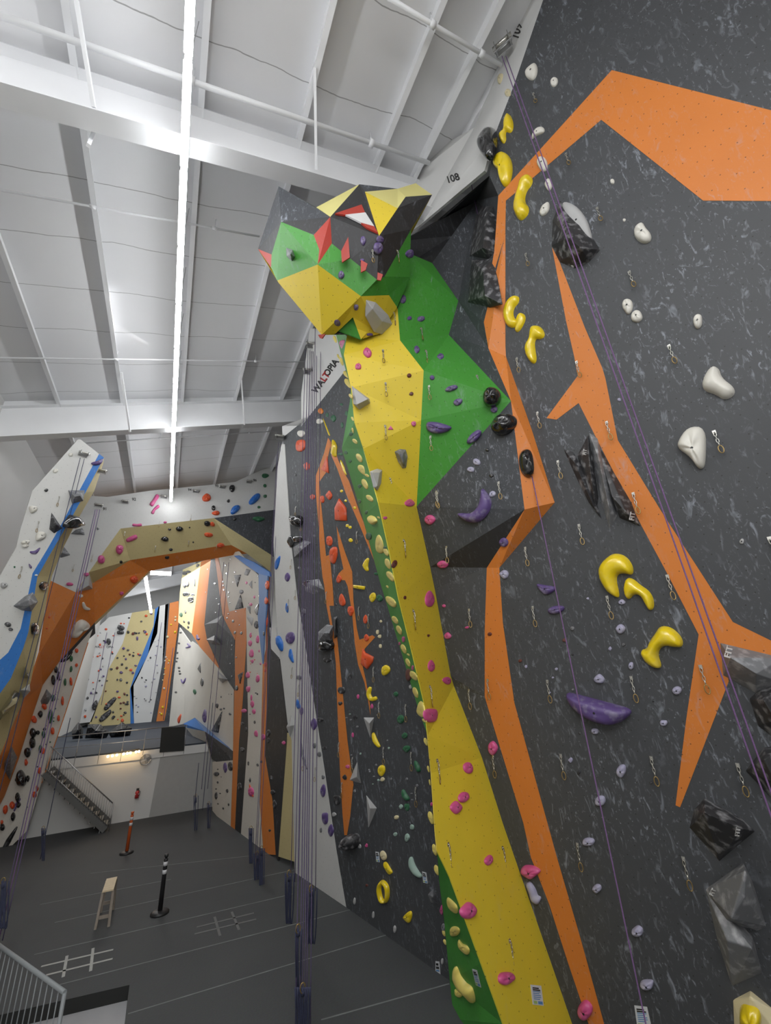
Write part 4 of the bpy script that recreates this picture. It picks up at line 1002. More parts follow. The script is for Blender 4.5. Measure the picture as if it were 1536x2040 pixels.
FA('L','charcoal',[(470,655),(520,670),(600,810),(668,1018),(600,930),(530,790)],[(530,730),(620,940)],.10,'fin',label='narrow black fin volume, leftmost of the cluster left of the orange branch')
FA('L','charcoal',[(540,690),(598,580),(625,720),(650,900),(640,990),(590,880)],[(600,680),(620,850)],.16,'fin',label='black chalky fin volume with white lettering, second of the cluster')
FA('L','grey',[(600,570),(645,600),(720,850),(745,1000),(708,1068),(655,900)],[(650,700),(705,960)],.18,'fin',label='long grey chalky fin volume, third of the cluster')
FA('L','charcoal',[(640,620),(700,780),(820,930),(868,1055),(760,1012),(700,860)],[(720,900),(790,980)],.20,'fin',label='broad black fin volume lettered in white, closest to the orange branch')
FA('M','grey',[(1275,362),(1400,395),(1600,440),(1600,570),(1460,622),(1290,530)],[(1330,440),(1460,520)],.30,'volume',label='grey chalky volume under the orange branch at the right edge, the highest of three')
FA('M','charcoal',[(1425,650),(1480,600),(1600,560),(1640,840),(1536,840),(1470,790)],[(1500,660),(1560,760)],.30,'volume',label='black faceted volume at the right edge, just below the grey chalky one')
FA('M','charcoal',[(1405,1020),(1500,900),(1620,880),(1640,1160),(1540,1165),(1480,1090)],[(1500,960),(1560,1080)],.32,'volume',label='black faceted volume at the right edge, lowest of the three stacked there')
FA('N','charcoal',[(1195,130),(1390,240),(1452,300),(1270,452),(1118,280),(1140,190)],[(1195,205),(1385,285)],.34,'volume',label='dark kite-shaped volume with chalky top edge, lower right')
FA('N','grey',[(1200,600),(1300,770),(1440,840),(1492,1030),(1335,1097),(1260,860)],[(1310,860),(1440,900)],.28,'volume',label='grey chalky volume at lower right, the bottom one of two stacked')
FA('N','grey',[(1392,462),(1440,560),(1512,792),(1465,812),(1300,762),(1198,600)],[(1400,640),(1330,745),(1405,500)],.42,'volume',label='grey chalky pyramid volume at lower right, resting above the bottom one')
FA('N','cream',[(1430,1118),(1580,1240),(1560,1400),(1350,1400),(1340,1165)],[(1430,1150),(1400,1380),(1540,1300)],.10,'volume',label='cream edged dark volume at the bottom right corner')
SH('N','yellow',[(1370,1200),(1430,1180),(1490,1210),(1490,1330),(1370,1330)],'big hold',h=.2,bolt=False,label='big yellow hold on the cream edged volume, bottom right corner')
# yellow macros
dome('D','yellow',[(262,300),(278,303),(292,340),(291,376),(277,394),(257,384),(255,400),(258,425),(246,447),(230,432),(221,405),(234,390),(247,380),(244,340)],'curled hold',label='yellow curled hold, topmost beside the white band')
SH('D','yellow',[(235,478),(275,500),(288,560),(275,630),(245,655),(228,620),(225,575),(195,550),(195,515)],'thumb shaped hold',label='big yellow thumb-shaped hold below the topmost curled one',h=.14)
dome('D','yellow',[(345,598),(372,592),(384,612),(379,640),(356,666),(345,700),(348,728),(364,745),(364,776),(345,802),(322,814),(300,790),(290,755),(297,710),(314,660),(322,620)],'C hold',label='big yellow C-shaped hold crossing the orange stripe')
dome('D','yellow',[(298,1176),(320,1180),(320,1210),(297,1235),(290,1265),(300,1290),(320,1300),(305,1327),(285,1335),(260,1322),(246,1290),(243,1250),(256,1213),(275,1188)],'curved hold',label='yellow crescent hold right of the black volume by the orange stripe'); dome('D','yellow',[(320,1260),(346,1264),(354,1290),(337,1330),(315,1357),(298,1347),(310,1310),(304,1295)],'tail hold',label='small yellow curved hold touching the yellow crescent')
dome('L','yellow',[(300,20),(340,16),(366,45),(370,76),(346,90),(325,86),(317,110),(322,150),(329,195),(318,216),(300,211),(279,185),(266,150),(269,115),(290,85),(291,50)],'S hold',label='yellow S-shaped hold right of the orange stripe, below the yellow crescent')
dome('L','yellow',[(740,1190),(790,1208),(824,1260),(822,1306),(775,1294),(742,1300),(736,1335),(752,1400),(748,1426),(700,1402),(660,1352),(641,1290),(652,1245),(700,1200)],'wave hold',label='largest yellow wave-shaped hold in the middle of the dark right wall')
dome('L','yellow',[(798,1315),(828,1325),(862,1355),(908,1385),(932,1430),(931,1480),(905,1488),(884,1452),(865,1412),(830,1400),(805,1432),(785,1420),(774,1380),(780,1335)],'hook hold',label='yellow hook-shaped hold just right of the largest wave hold')
dome('M','yellow',[(960,278),(1012,281),(1057,315),(1082,355),(1076,390),(1035,388),(985,380),(960,397),(952,430),(970,480),(962,500),(925,493),(885,465),(861,425),(866,400),(893,396),(905,360),(935,318)],'bow hold',label='yellow bow-shaped hold below the hook, with a tail at its left'); pass
# whites
dome('L','white',[(1225,222),(1266,233),(1280,285),(1346,333),(1349,375),(1295,403),(1248,370),(1184,352),(1178,298)],'bone hold',h=.6,label='big white bone-shaped hold, upper of the two large white ones')
SH('L','white',[(1105,537),(1198,540),(1198,690),(1190,750),(1160,758),(1120,695),(1060,655),(1050,620)],'triangular hold',h=.14,label='big white rounded triangular hold, lower of the two large white ones')
SH('D','white',[(915,820),(930,850),(958,880),(955,915),(915,928),(875,895),(875,850)],'pear hold'); B('D','white',845,1230,50,72); B('D','white',890,1277,46,62,20); B('D','white',1185,1300,42,68)
SH('D','white',[(395,55),(410,70),(408,115),(385,145),(352,125),(350,95)],'lump hold'); B('D','white',492,150,30,50,20); SH('D','white',[(440,365),(447,392),(400,410),(382,430),(385,400),(410,370)],'angular hold'); B('D','white',435,540,46,68); B('D','white',465,645,34,50); B('D','white',445,765,40,68,25)
B('D','cream',232,135,28,52); B('D','cream',268,203,26,36); B('D','white',772,632,18,24,kind='small square hold'); B('D','white',830,817,14,14,kind='small square hold'); B('D','lightgrey',585,1025,30,36); B('D','lightgrey',670,932,30,20)
# small chalky ones
for x, y, w, h in ((655,143,50,50),(600,357,58,38),(640,597,46,44),(850,815,56,46),(900,1092,66,52)): B('N','lilac',x,y,w,h,kind='chalked knob')
for x, y, w, h in ((652,550,48,44),(767,1020,46,62),(760,290,44,48),(1052,607,44,40),(630,818,36,28),(768,155,34,28),(985,775,36,30),(815,480,26,34),(507,965,24,26)): B('M','lilac',x,y,w,h,kind='chalked knob')
B('M','brown',90,318,20,18,kind='tiny hold'); B('M','brown',475,350,20,18,kind='tiny hold'); B('M','brown',248,455,18,16,kind='tiny hold')
SH('L','purple',[(322,1345),(370,1355),(428,1362),(425,1385),(375,1410),(350,1385)],'wedge hold'); B('L','purple',430,1480,82,36,-15,kind='long hold'); B('L','lilac',165,1298,44,44); B('L','purple',162,1138,42,42); B('L','lilac',22,722,34,34); B('L','lilac',105,887,32,32)
B('L','black',78,660,20,18,kind='tiny hold'); B('L','black',100,792,20,18,kind='tiny hold'); B('L','lilac',757,402,18,16,kind='tiny hold'); B('L','lightgrey',1385,1130,26,24,kind='small square hold')
SH('L','black',[(75,335),(120,335),(150,370),(140,420),(100,438),(60,430),(50,380)],'big glossy hold',h=.24,label='big glossy black hold at the right corner of the green shoulder'); B('L','purple',113,455,40,34)
B('L','black',152,532,132,88,-42,kind='big glossy hold',h3=.24,label='big glossy black bean hold below the green shoulder corner')
SH('L','black',[(250,665),(285,648),(312,670),(325,780),(300,802),(262,780),(245,720)],'glossy hold',h=.16,label='glossy black upright hold on the orange stripe')
# --- yellow spines along the dragon's side
YS = [('I',410,60,30,60),('I',460,230,30,70),('I',436,192,20,40),('I',495,330,46,58),('I',510,398,58,80),('I',530,497,28,40),('I',545,670,22,36),('I',547,760,18,46),('I',563,843,40,42),('I',595,970,50,72),('I',618,1062,70,84),('I',655,1104,36,28),('I',638,1170,50,84),('I',675,1278,56,56),('I',745,1425,24,20),('I',800,1690,44,66),('I',815,1780,50,86),('I',830,1872,60,78),
      ('J',815,95,50,78),('J',835,190,60,76),('J',812,265,20,24),('J',868,520,50,64),('J',900,597,44,76),('J',935,742,44,78),('J',972,785,24,22),('J',968,845,38,68),('J',1010,947,64,78),('J',1025,1075,44,88),('J',1095,1290,38,36),('J',1105,1452,32,66),('J',1125,1660,20,56),('J',1136,1762,14,50),
      ('K',1143,345,46,106),('K',1172,590,38,96),('K',1188,745,40,86),('K',1243,1225,26,56),('K',1252,1295,28,46)]
for c, x, y, w, h in YS:
    SH(c,'paleyellow',[(x-w*.45,y-h*.5),(x+w*.1,y-h*.42),(x+w*.5,y+h*.1),(x+w*.45,y+h*.5),(x+w*.05,y+h*.4),(x-w*.5,y-h*.1)],'spine hold',soft=True,bolt=False)
SH('I','paleyellow',[(740,1545),(775,1600),(790,1690),(755,1705),(722,1680),(718,1600)],'large spine hold',bolt=False); ST_('I','paleyellow',[(672,1418),(700,1440),(725,1470)],[34,56,46],'large spine hold'); SH('J','paleyellow',[(795,330),(850,350),(878,390),(870,430),(830,410),(800,370)],'large spine hold',bolt=False)
SH('J','paleyellow',[(1060,1130),(1090,1160),(1100,1260),(1070,1268),(1032,1230),(1038,1190)],'large spine hold',bolt=False)
SH('K','paleyellow',[(1262,950),(1290,965),(1345,1020),(1348,1080),(1320,1075),(1268,1020)],'large spine hold',bolt=False); B('K','paleyellow',1325,1215,70,76); SH('K','paleyellow',[(1352,1265),(1380,1310),(1420,1320),(1440,1360),(1425,1402),(1370,1360),(1348,1320)],'large spine hold',bolt=False)
ST_('K','paleyellow',[(1335,1480),(1350,1550),(1395,1620),(1440,1660),(1478,1752)],[24,50,60,62,30],'long spine hold'); SH('K','paleyellow',[(1325,1645),(1345,1670),(1375,1670),(1385,1705),(1360,1725),(1325,1700)],'large spine hold',bolt=False)
for c, x, y, w, h in (('J',935,668,22,44),('J',1005,885,20,34),('K',1150,240,18,34),('K',1227,1050,26,68),('J',905,700,14,24)): B(c,'pink',x,y,w,h,kind='small hold')
B('J','brown',972,942,42,88,kind='oval hold'); B('J','lightgrey',990,1030,28,36); B('K','grey',1240,1180,26,50)
# --- dark wall left of the dragon
B('I','orange',302,610,38,44); B('I','green',400,668,40,50); B('I','green',350,640,26,30); B('I','white',150,782,50,44); B('I','white',292,690,50,36); B('I','red',145,870,70,92); B('I','red',197,1030,42,60); B('I','red',240,1265,38,38); B('I','red',312,1283,36,55); B('I','red',366,1255,48,64); B('I','red',365,1605,45,76)
SH('I','red',[(440,1278),(492,1350),(497,1450),(410,1446),(406,1350)],'shield hold',soft=False,label='large red pentagon hold between the orange branches'); SH('I','red',[(365,1660),(422,1640),(430,1700),(405,1790),(370,1762)],'faceted hold'); SH('I','red',[(350,955),(362,1086),(303,1058)],'triangular hold',soft=False)
for x, y, s in ((460,1223,22),(493,1296,20),(563,1350,22),(505,1487,24),(527,1500,24),(530,1598,32)): B('I','yellow',x,y,s,s,kind='small hold')
B('I','green',668,1570,40,56); ST_('I','yellow',[(668,1735),(648,1790),(665,1835)],[22,40,22],'crescent hold')
ST_('I','yellow',[(395,830),(410,880),(405,930),(420,960)],[16,36,40,20],'long hold'); ST_('I','yellow',[(455,985),(480,1050),(500,1100)],[14,20,14],'edge hold'); ST_('I','yellow',[(320,665),(345,730),(372,800)],[6,10,14],'edge hold')
SH('I','black',[(62,1410),(100,1400),(150,1412),(148,1480),(110,1500),(75,1480)],'big glossy hold',h=.2); B('I','black',70,1610,50,82,kind='glossy hold'); B('I','black',122,1588,80,50,kind='glossy hold')
FA('I','grey',[(90,1652),(180,1600),(232,1612),(180,1702),(100,1730)],[(140,1650),(160,1670)],.2,'volume',label='grey faceted volume below the glossy black holds beside the ropes')
for x, y, w, h in ((533,785,28,28),(495,928,28,25),(525,995,25,22),(498,1042,20,30),(530,1130,30,30),(600,1185,26,26),(598,1300,24,30),(650,1385,24,28),(465,940,60,20),(460,560,24,20),(465,718,20,46),(500,630,22,36),(790,1660,30,30)): B('I','green',x,y,w,h,kind='small hold')
SH('J','red',[(458,303),(492,375),(485,412),(450,412),(438,358)],'drop hold'); B('J','red',530,450,42,76); B('J','red',645,515,30,66); SH('J','red',[(648,618),(678,660),(650,690),(628,655)],'angular hold'); SH('J','red',[(622,738),(640,770),(702,802),(695,842),(655,897),(605,856)],'block hold',soft=False,label='large red block hold at the fork of the right orange branch'); B('J','red',440,205,36,62)
SH('J','yellow',[(550,248),(638,262),(632,288),(550,275)],'bar hold',soft=False,h=.06); B('J','yellow',697,345,42,76,10); SH('J','yellow',[(765,880),(800,858),(832,885),(828,920),(785,952),(764,930)],'heart hold'); ST_('J','yellow',[(685,1030),(672,1085),(695,1125),(735,1112)],[28,32,34,32],'J hold')
for x, y, w, h in ((762,530,18,20),(735,612,22,34),(752,645,26,30),(758,720,20,34)): B('J','cream',x,y,w,h,kind='small hold')
for x, y, w, h in ((752,350,48,48),(876,1085,34,38),(912,1280,48,70),(943,1405,48,44),(958,1505,54,48),(730,165,34,22)): B('J','green',x,y,w,h)
ST_('J','green',[(1025,1595),(1045,1640),(1060,1680)],[18,34,28],'curved hold'); ST_('J','green',[(932,1815),(950,1860),(975,1895)],[22,36,32],'curved hold')
ST_('J','yellow',[(705,1380),(722,1440),(755,1492)],[22,34,24],'crescent hold'); B('J','yellow',763,1672,54,80); B('J','cream',773,1740,30,34,kind='small hold')
FA('J','lightgrey',[(630,1265),(712,1265),(683,1424)],[(675,1310)],.14,'triangle',label='small pale downward-pointing triangle volume at the tip of the right orange branch')
FA('J','lightgrey',[(582,1603),(613,1768),(523,1745)],[(578,1720)],.16,'triangle',label='pale upright pyramid volume beside the lower orange spike')
FA('K','lightgrey',[(651,168),(732,268),(668,422)],[(680,270)],.14,'triangle',label='tall pale kite volume on the dark wall, lowest of the three')
SH('J','black',[(290,680),(350,665),(388,700),(380,750),(320,768),(278,750)],'big glossy hold',h=.22); FA('J','grey',[(278,615),(350,552),(395,560),(395,640),(380,690),(285,680)],[(330,620),(370,620)],.22,'volume',label='grey rounded volume above a glossy black hold left of the orange spike')
B('J','black',208,245,84,62,kind='glossy hold'); FA('J','grey',[(165,222),(290,205),(330,290),(250,322),(190,300)],[(250,255)],.12,'volume',label='flat grey chalky volume behind the ropes'); B('J','charcoal',350,825,60,34)
FA('J','charcoal',[(400,500),(428,490),(432,640),(405,665)],[(415,520),(415,640)],.10,'fin',label='thin dark fin volume beside the orange stripe left of the dragon')
for x, y, w, h in ((455,1060,54,50),(450,1158,30,30),(297,1283,48,34),(562,1262,34,36),(528,948,24,40),(332,1497,28,28),(485,1722,32,40),(425,1885,50,52),(165,470,36,40),(420,400,10,20)): B('J','charcoal',x,y,w,h,kind='ball hold')
for x, y, w, h in ((587,1108,18,34),(547,1400,16,34),(693,1180,18,40),(507,1642,28,30)): B('J','pink',x,y,w,h,kind='small hold')
B('K','charcoal',515,535,100,112,kind='big ball hold',h3=.3,label='big dark ball hold at the foot of the long orange spike'); B('K','charcoal',425,205,50,66,kind='ball hold'); B('K','lightgrey',405,318,30,34,kind='small hold')
ST_('K','yellow',[(785,830),(815,870),(818,940),(800,985),(770,960),(755,890),(765,840)],24,'ring hold',closed=True,label='yellow ring-shaped hold near the foot of the dark wall',h=1.0)
SH('K','yellow',[(995,1058),(1000,1100),(978,1162),(930,1118),(932,1095),(970,1060)],'triangular hold'); B('K','cream',780,635,46,76,-25,kind='oval hold'); B('K','yellow',812,730,40,104,-32,kind='oval hold')
ST_('K','mint',[(995,640),(1005,700),(1035,755),(1075,795)],[26,42,42,26],'crescent hold'); ST_('K','green',[(932,130),(948,175),(980,205)],[22,34,26],'curved hold'); B('K','green',960,262,38,56)
for x, y, w, h in ((915,258,30,34),(1000,415,28,42),(873,470,30,34),(963,497,34,56)): B('K','mint',x,y,w,h,kind='small hold')
B('K','cream',880,340,34,34,kind='small hold'); B('K','pink',652,555,20,28,kind='small hold'); B('K','lightgrey',600,562,22,34,kind='small hold'); B('K','brown',655,860,22,20,kind='small hold')
FA('K','grey',[(1122,930),(1165,885),(1190,930),(1200,1000),(1145,992)],[(1155,940)],.16,'block','climbing_hold',label='dark chipped block hold left of the green foot of the dragon')
for x, y in ((560,980),(703,1082),(868,1195),(1232,1442)): B('K','lightgrey',x,y,18,52,kind='oval floor-level tag',bolt=False)
# --- white strip
SH('G','purple',[(893,190),(918,225),(895,268),(872,235)],'diamond hold'); SH('G','blue',[(815,122),(850,78),(845,130),(825,186),(808,170)],'angular hold'); SH('G','blue',[(885,390),(903,420),(900,470),(882,450)],'drop hold')
SH('G','purple',[(885,595),(935,585),(945,640),(915,675),(882,650)],'flared hold'); ST_('G','blue',[(835,615),(850,660),(862,715)],[26,40,18],'curved hold'); ST_('G','blue',[(918,700),(922,745),(936,790)],[14,26,12],'curved hold'); SH('G','blue',[(955,1010),(988,1090),(952,1095)],'triangular hold')
for x, y, w, h in ((1068,1195,40,84),(988,1110,20,54),(1130,1630,32,74),(1140,1810,40,74),(1180,1890,34,74)): B('G','purple',x,y,w,h,kind='oval hold')
for x, y, w, h in ((972,885,40,28),(1003,455,28,34),(1072,1335,24,34),(1103,1390,26,34),(1130,1540,20,28),(1115,1890,14,30)): B('G','grey',x,y,w,h,kind='small hold')
FA('G','lightgrey',[(925,1130),(942,1200),(915,1282),(890,1212)],[(915,1205)],.14,'volume',label='tall pale grey volume at the left edge of the white strip')
ST_('G','grey',[(985,1300),(1000,1400),(1025,1490)],[8,16,8],'long thin hold')
# --- arch
ST_('Q','pink',[(540,160),(515,200),(490,235)],[34,26,36],'bone hold'); ST_('Q','pink',[(548,235),(515,262),(500,292)],[26,18,26],'bone hold'); B('Q','red',877,180,58,52); B('Q','black',1055,112,38,48)
for x, y, w, h in ((1287,25,44,28),(1285,97,24,24),(1285,168,24,22),(1243,245,20,18)): B('Q','green',x,y,w,h,kind='small hold')
SH('Q','blue',[(1170,200),(1215,150),(1250,145),(1255,178),(1205,225),(1175,225)],'bean hold'); SH('Q','blue',[(1040,285),(1060,235),(1108,226),(1114,258),(1065,298)],'bean hold')
for x, y, w, h in ((1030,202,20,22),(925,250,30,32),(690,398,50,34),(620,400,20,15),(592,470,55,34),(882,360,40,38),(630,540,28,18),(1073,325,22,22),(785,490,12,12),(605,597,30,18),(285,627,18,20),(760,388,12,10)): B('Q','black',x,y,w,h,kind='hold')
for x, y, w, h in ((943,284,48,28),(920,365,32,28),(890,438,60,28),(975,512,60,30),(375,745,50,50),(300,890,60,40)): B('Q','red',x,y,w,h,kind='hold')
ST_('Q','pink',[(362,368),(395,372),(428,368)],[22,18,22],'bone hold'); ST_('Q','pink',[(320,480),(355,465),(395,448)],[26,34,34],'bone hold'); B('Q','pink',277,540,46,58); B('Q','pink',147,607,44,60); B('Q','pink',40,712,36,28); B('Q','pink',590,350,22,14); B('Q','pink',290,845,26,24)
B('Q','green',1240,325,78,34); B('Q','grey',122,395,16,18,kind='small hold')
FA('O','lightgrey',[(820,1300),(872,1465),(712,1482)],[(820,1420)],.25,'pyramid',label='grey chalky pyramid volume at the bend of the arch')
ST_('O','white',[(768,1575),(785,1625),(832,1640)],[26,36,22],'crescent hold'); B('O','white',750,1515,34,30,kind='small hold'); SH('O','white',[(770,1730),(842,1780),(825,1810),(745,1850),(690,1920),(655,1890),(700,1790)],'huge shell hold',h=.3,label='huge cream shell-shaped hold on the orange side of the arch')
B('O','red',455,1712,20,18,kind='small hold'); B('O','red',432,1815,20,12,kind='small hold'); B('O','pink',640,1408,60,28)
# --- left wall
FA('O','grey',[(630,540),(785,540),(770,640),(665,665)],[(690,600),(740,590)],.25,'volume',label='grey chalky volume crossing the blue band, highest on the left wall')
FA('O','charcoal',[(475,745),(575,893),(500,940),(455,902)],[(520,860)],.25,'volume',label='grey pyramid volume on the left wall, second one down the blue band')
SH('O','black',[(620,905),(660,820),(705,762),(765,820),(745,865),(700,880)],'big hold',label='big black hold on the tan side of the left wall',h=.3); FA('O','grey',[(650,945),(700,905),(762,890),(785,955)],[(740,930)],.2,'volume',label='grey triangular volume below the big black hold')
FA('O','grey',[(500,1130),(590,1062),(650,1140),(562,1165)],[(575,1120)],.2,'volume',label='small grey volume on the tan side, third one down')
FA('O','grey',[(122,1610),(230,1520),(305,1480),(352,1570),(290,1660),(200,1650)],[(260,1560),(270,1610)],.35,'volume',label='large dark grey volume crossing the blue band, lowest on the left wall')
B('O','black',412,1420,70,84); B('O','black',332,1820,70,124)
for x, y, w, h in ((515,360,50,38),(655,212,38,34),(190,800,58,34),(238,1022,80,42),(235,1055,60,30)): B('O','white',x,y,w,h)
SH('O','white',[(262,690),(300,680),(350,695),(348,725),(290,762)],'angular hold'); SH('O','white',[(340,930),(380,915),(430,935),(425,980),(370,1005),(330,1005)],'big hold'); ST_('O','purple',[(275,1110),(325,1115),(370,1072)],[20,36,14],'crescent hold')
SH('O','purple',[(265,1210),(300,1250),(290,1268),(270,1250)],'small hold'); B('O','lightgrey',40,1415,64,50); B('O','charcoal',75,1780,56,40); B('O','charcoal',98,1825,40,30); SH('O','purple',[(835,285),(900,270),(960,238),(945,300),(870,312)],'crescent hold'); B('O','charcoal',430,540,34,28); B('O','green',135,1250,16,18,kind='small hold'); B('O','white',335,1325,26,18,kind='small hold')
FA('P','black',[(0,640),(140,440),(190,470),(182,540),(60,660),(0,720)],[(100,540),(60,620)],.4,'volume',label='large glossy black volume at the left edge over the tan band')
FA('P','black',[(208,325),(240,215),(280,290),(272,332)],[(245,290)],.3,'volume',label='black pointed volume on the orange leg of the arch'); FA('P','lightgrey',[(190,440),(275,380),(280,450),(215,520)],[(240,440)],.2,'volume',label='pale grey volume next to the black pointed one')
FA('P','grey',[(374,540),(430,428),(482,492),(440,570),(382,572)],[(430,500)],.3,'volume',label='dark grey faceted volume on the inner edge of the arch leg')
FA('P','grey',[(40,1110),(110,960),(160,1060),(130,1150),(90,1270),(40,1180)],[(100,1080)],.3,'volume',label='grey chalky volume low on the orange leg at the far left')
for x, y, w, h in ((300,830,60,90),(300,930,56,110),(250,1020,64,84),(190,1260,84,150),(370,660,46,60),(350,830,30,40),(410,800,26,30),(120,1610,40,80),(160,1430,50,90),(20,1710,40,70),(170,1500,40,60),(490,350,40,90),(515,255,36,60),(540,310,28,90),(258,1255,34,60),(145,1270,20,30)): B('P','black',x,y,w,h,kind='hold')
for x, y, w, h in ((312,712,46,70),(575,540,28,84),(655,362,28,78),(540,700,28,56),(483,820,34,66),(395,1000,36,64),(365,1180,34,60),(342,1350,26,50),(318,1405,34,60),(45,1545,44,84),(110,1500,44,66),(705,75,30,40),(705,210,26,40),(410,590,44,54),(240,1110,30,60),(15,1660,24,34)): B('P','red',x,y,w,h,kind='hold')
for x, y, w, h in ((655,150,28,56),(655,245,24,54),(600,360,24,66),(465,690,36,124),(400,850,32,68),(490,515,38,66),(370,980,28,70),(510,610,14,14),(495,728,14,14),(463,920,14,14),(250,1520,14,14),(318,1555,18,24)): B('P','green',x,y,w,h,kind='hold')
ST_('P','black',[(225,1790),(300,1700),(352,1590)],[14,30,10],'long hold'); ST_('P','black',[(10,1960),(80,1830),(160,1700)],[40,50,20],'long hold'); ST_('P','black',[(560,180),(620,150),(670,80)],[14,30,18],'long hold'); ST_('P','purple',[(130,1560),(150,1500),(190,1440)],[20,28,16],'long hold'); ST_('P','lilac',[(230,1050),(270,1000),(300,960)],[16,26,16],'long hold')
# --- far right tower
for pts in ([(690,362),(765,355),(725,490)],[(760,575),(790,715),(700,735)]): SH('R','charcoal',pts,'triangular volume',soft=False,name='wall_volume',bolt=False)
SH('R','lightgrey',[(840,790),(900,830),(885,912),(835,830)],'triangular volume',soft=False,name='wall_volume',bolt=False); SH('R','grey',[(852,460),(888,420),(888,510)],'triangular volume',soft=False,name='wall_volume',bolt=False); SH('R','grey',[(800,355),(825,290),(872,300),(840,365)],'square volume',soft=False,name='wall_volume',bolt=False); SH('R','grey',[(830,700),(870,700),(868,785)],'triangular volume',soft=False,name='wall_volume',bolt=False)
SH('R','black',[(905,740),(965,650),(975,750),(940,812)],'big hold',name='climbing_hold'); B('R','charcoal',935,900,56,78,kind='hold'); B('R','grey',770,545,42,44,kind='ball hold')
for x, y, w, h in ((825,445,24,34),(912,600,20,30),(870,680,34,34),(870,1020,24,60),(945,1065,34,80),(875,1220,46,84),(890,1300,30,44),(840,1450,46,60),(845,1605,46,64),(950,1495,38,80),(880,1700,20,60),(965,1190,14,30),(980,1330,18,24),(830,310,24,40)): B('R','pink',x,y,w,h,kind='hold')
for x, y, w, h in ((1050,470,46,90),(1040,640,38,70),(1040,870,42,100),(1030,1085,34,90),(1030,1340,28,50),(1030,1400,24,40)): B('R','red',x,y,w,h,kind='hold')
for x, y, w, h in ((150,340,44,40),(190,325,50,30),(150,470,40,60),(185,460,30,70),(165,570,64,56),(215,630,64,76),(240,575,40,24),(295,250,36,28),(262,445,12,76),(160,765,20,34),(195,880,24,40),(190,930,20,34),(145,870,18,28),(290,268,24,16)): B('R','black',x,y,w,h,kind='hold')
B('R','green',112,795,30,54,kind='hold')
for x, y, w, h in ((600,252,18,22),(610,345,24,30),(652,182,16,16),(700,330,16,18),(680,437,10,12),(570,435,18,20),(572,475,18,20),(580,522,18,22),(632,550,18,28),(632,600,16,16),(647,665,14,16),(405,297,14,12),(480,455,28,24),(500,620,16,14),(525,680,20,16),(490,770,18,18),(383,548,10,12),(680,865,26,34),(712,760,16,12),(700,990,26,34),(770,995,26,34),(750,905,12,14),(955,372,12,16),(965,590,12,14),(615,830,16,18),(628,785,14,14),(670,1130,18,18),(665,1175,14,14),(650,1330,16,16),(715,1260,20,16),(670,1470,20,24),(718,1590,30,60),(548,1690,16,22),(665,1662,12,14),(635,1662,8,10),(1015,1000,16,40)): B('R','black',x,y,w,h,kind='small hold')
for pts, w in (([(165,1155),(212,1140),(182,1108)],[16,20,14]),([(115,1498),(140,1540),(165,1485)],[14,18,14]),([(290,1010),(300,1060),(320,1050)],[16,26,14])): ST_('R','purple',pts,w,'curved hold')
SH('R','black',[(290,1388),(325,1318),(325,1432)],'triangular hold',soft=False); B('R','black',340,1530,34,104,kind='hold'); B('R','green',262,1635,34,60,kind='hold')
for x, y in ((70,1210),(70,1270),(90,1375),(95,1410),(60,1305),(90,1105),(108,990),(55,1640),(100,1440)): B('R','charcoal',x,y,26,18,kind='small hold')
FA('R','grey',[(385,1065),(480,1020),(560,1128),(450,1112)],[(470,1075)],.35,'volume',label='blue grey chalky volume on the protruding grey panel of the far tower')
FA('R','lightgrey',[(510,1400),(625,1500),(565,1540),(510,1480)],[(560,1490)],.3,'volume',label='pale grey chalky volume at the lower edge of the far tower prow')
SH('G','charcoal',[(465,1110),(440,1250),(395,1240)],'triangular volume',soft=False,name='wall_volume',bolt=False); SH('G','charcoal',[(570,870),(605,850),(585,930)],'triangular volume',soft=False,name='wall_volume',bolt=False)
B('G','purple',352,1145,26,84,kind='hold'); SH('G','red',[(205,1110),(185,1200),(170,1165)],'pointed hold'); B('G','purple',487,1480,22,70,kind='hold'); SH('G','red',[(640,1560),(680,1680),(655,1660)],'pointed hold')
for x, y, w, h in ((460,1096,14,14),(480,1090,12,12),(520,1127,16,16),(435,1072,18,30),(430,1520,34,30),(428,1665,20,44),(440,1575,12,16),(500,1630,14,24),(510,1720,10,16),(475,1745,10,14),(520,1470,30,60),(600,1360,28,28),(600,1190,22,22),(580,1600,26,50),(625,1225,14,30),(800,1640,28,34),(790,1545,20,26),(810,1720,22,50),(770,1250,26,40),(770,1300,20,34),(640,1450,10,26),(650,1560,12,28),(680,1180,14,20),(700,1460,14,20),(725,1440,12,16),(780,1890,14,16)): B('G','charcoal',x,y,w,h,kind='small hold')
for x, y, w, h in ((690,1255,22,44),(655,1640,36,60),(665,1060,22,44),(610,1105,34,26),(650,660,22,40),(675,1110,20,30),(735,1280,24,40),(870,1315,20,24)): B('G','pink',x,y,w,h,kind='small hold')
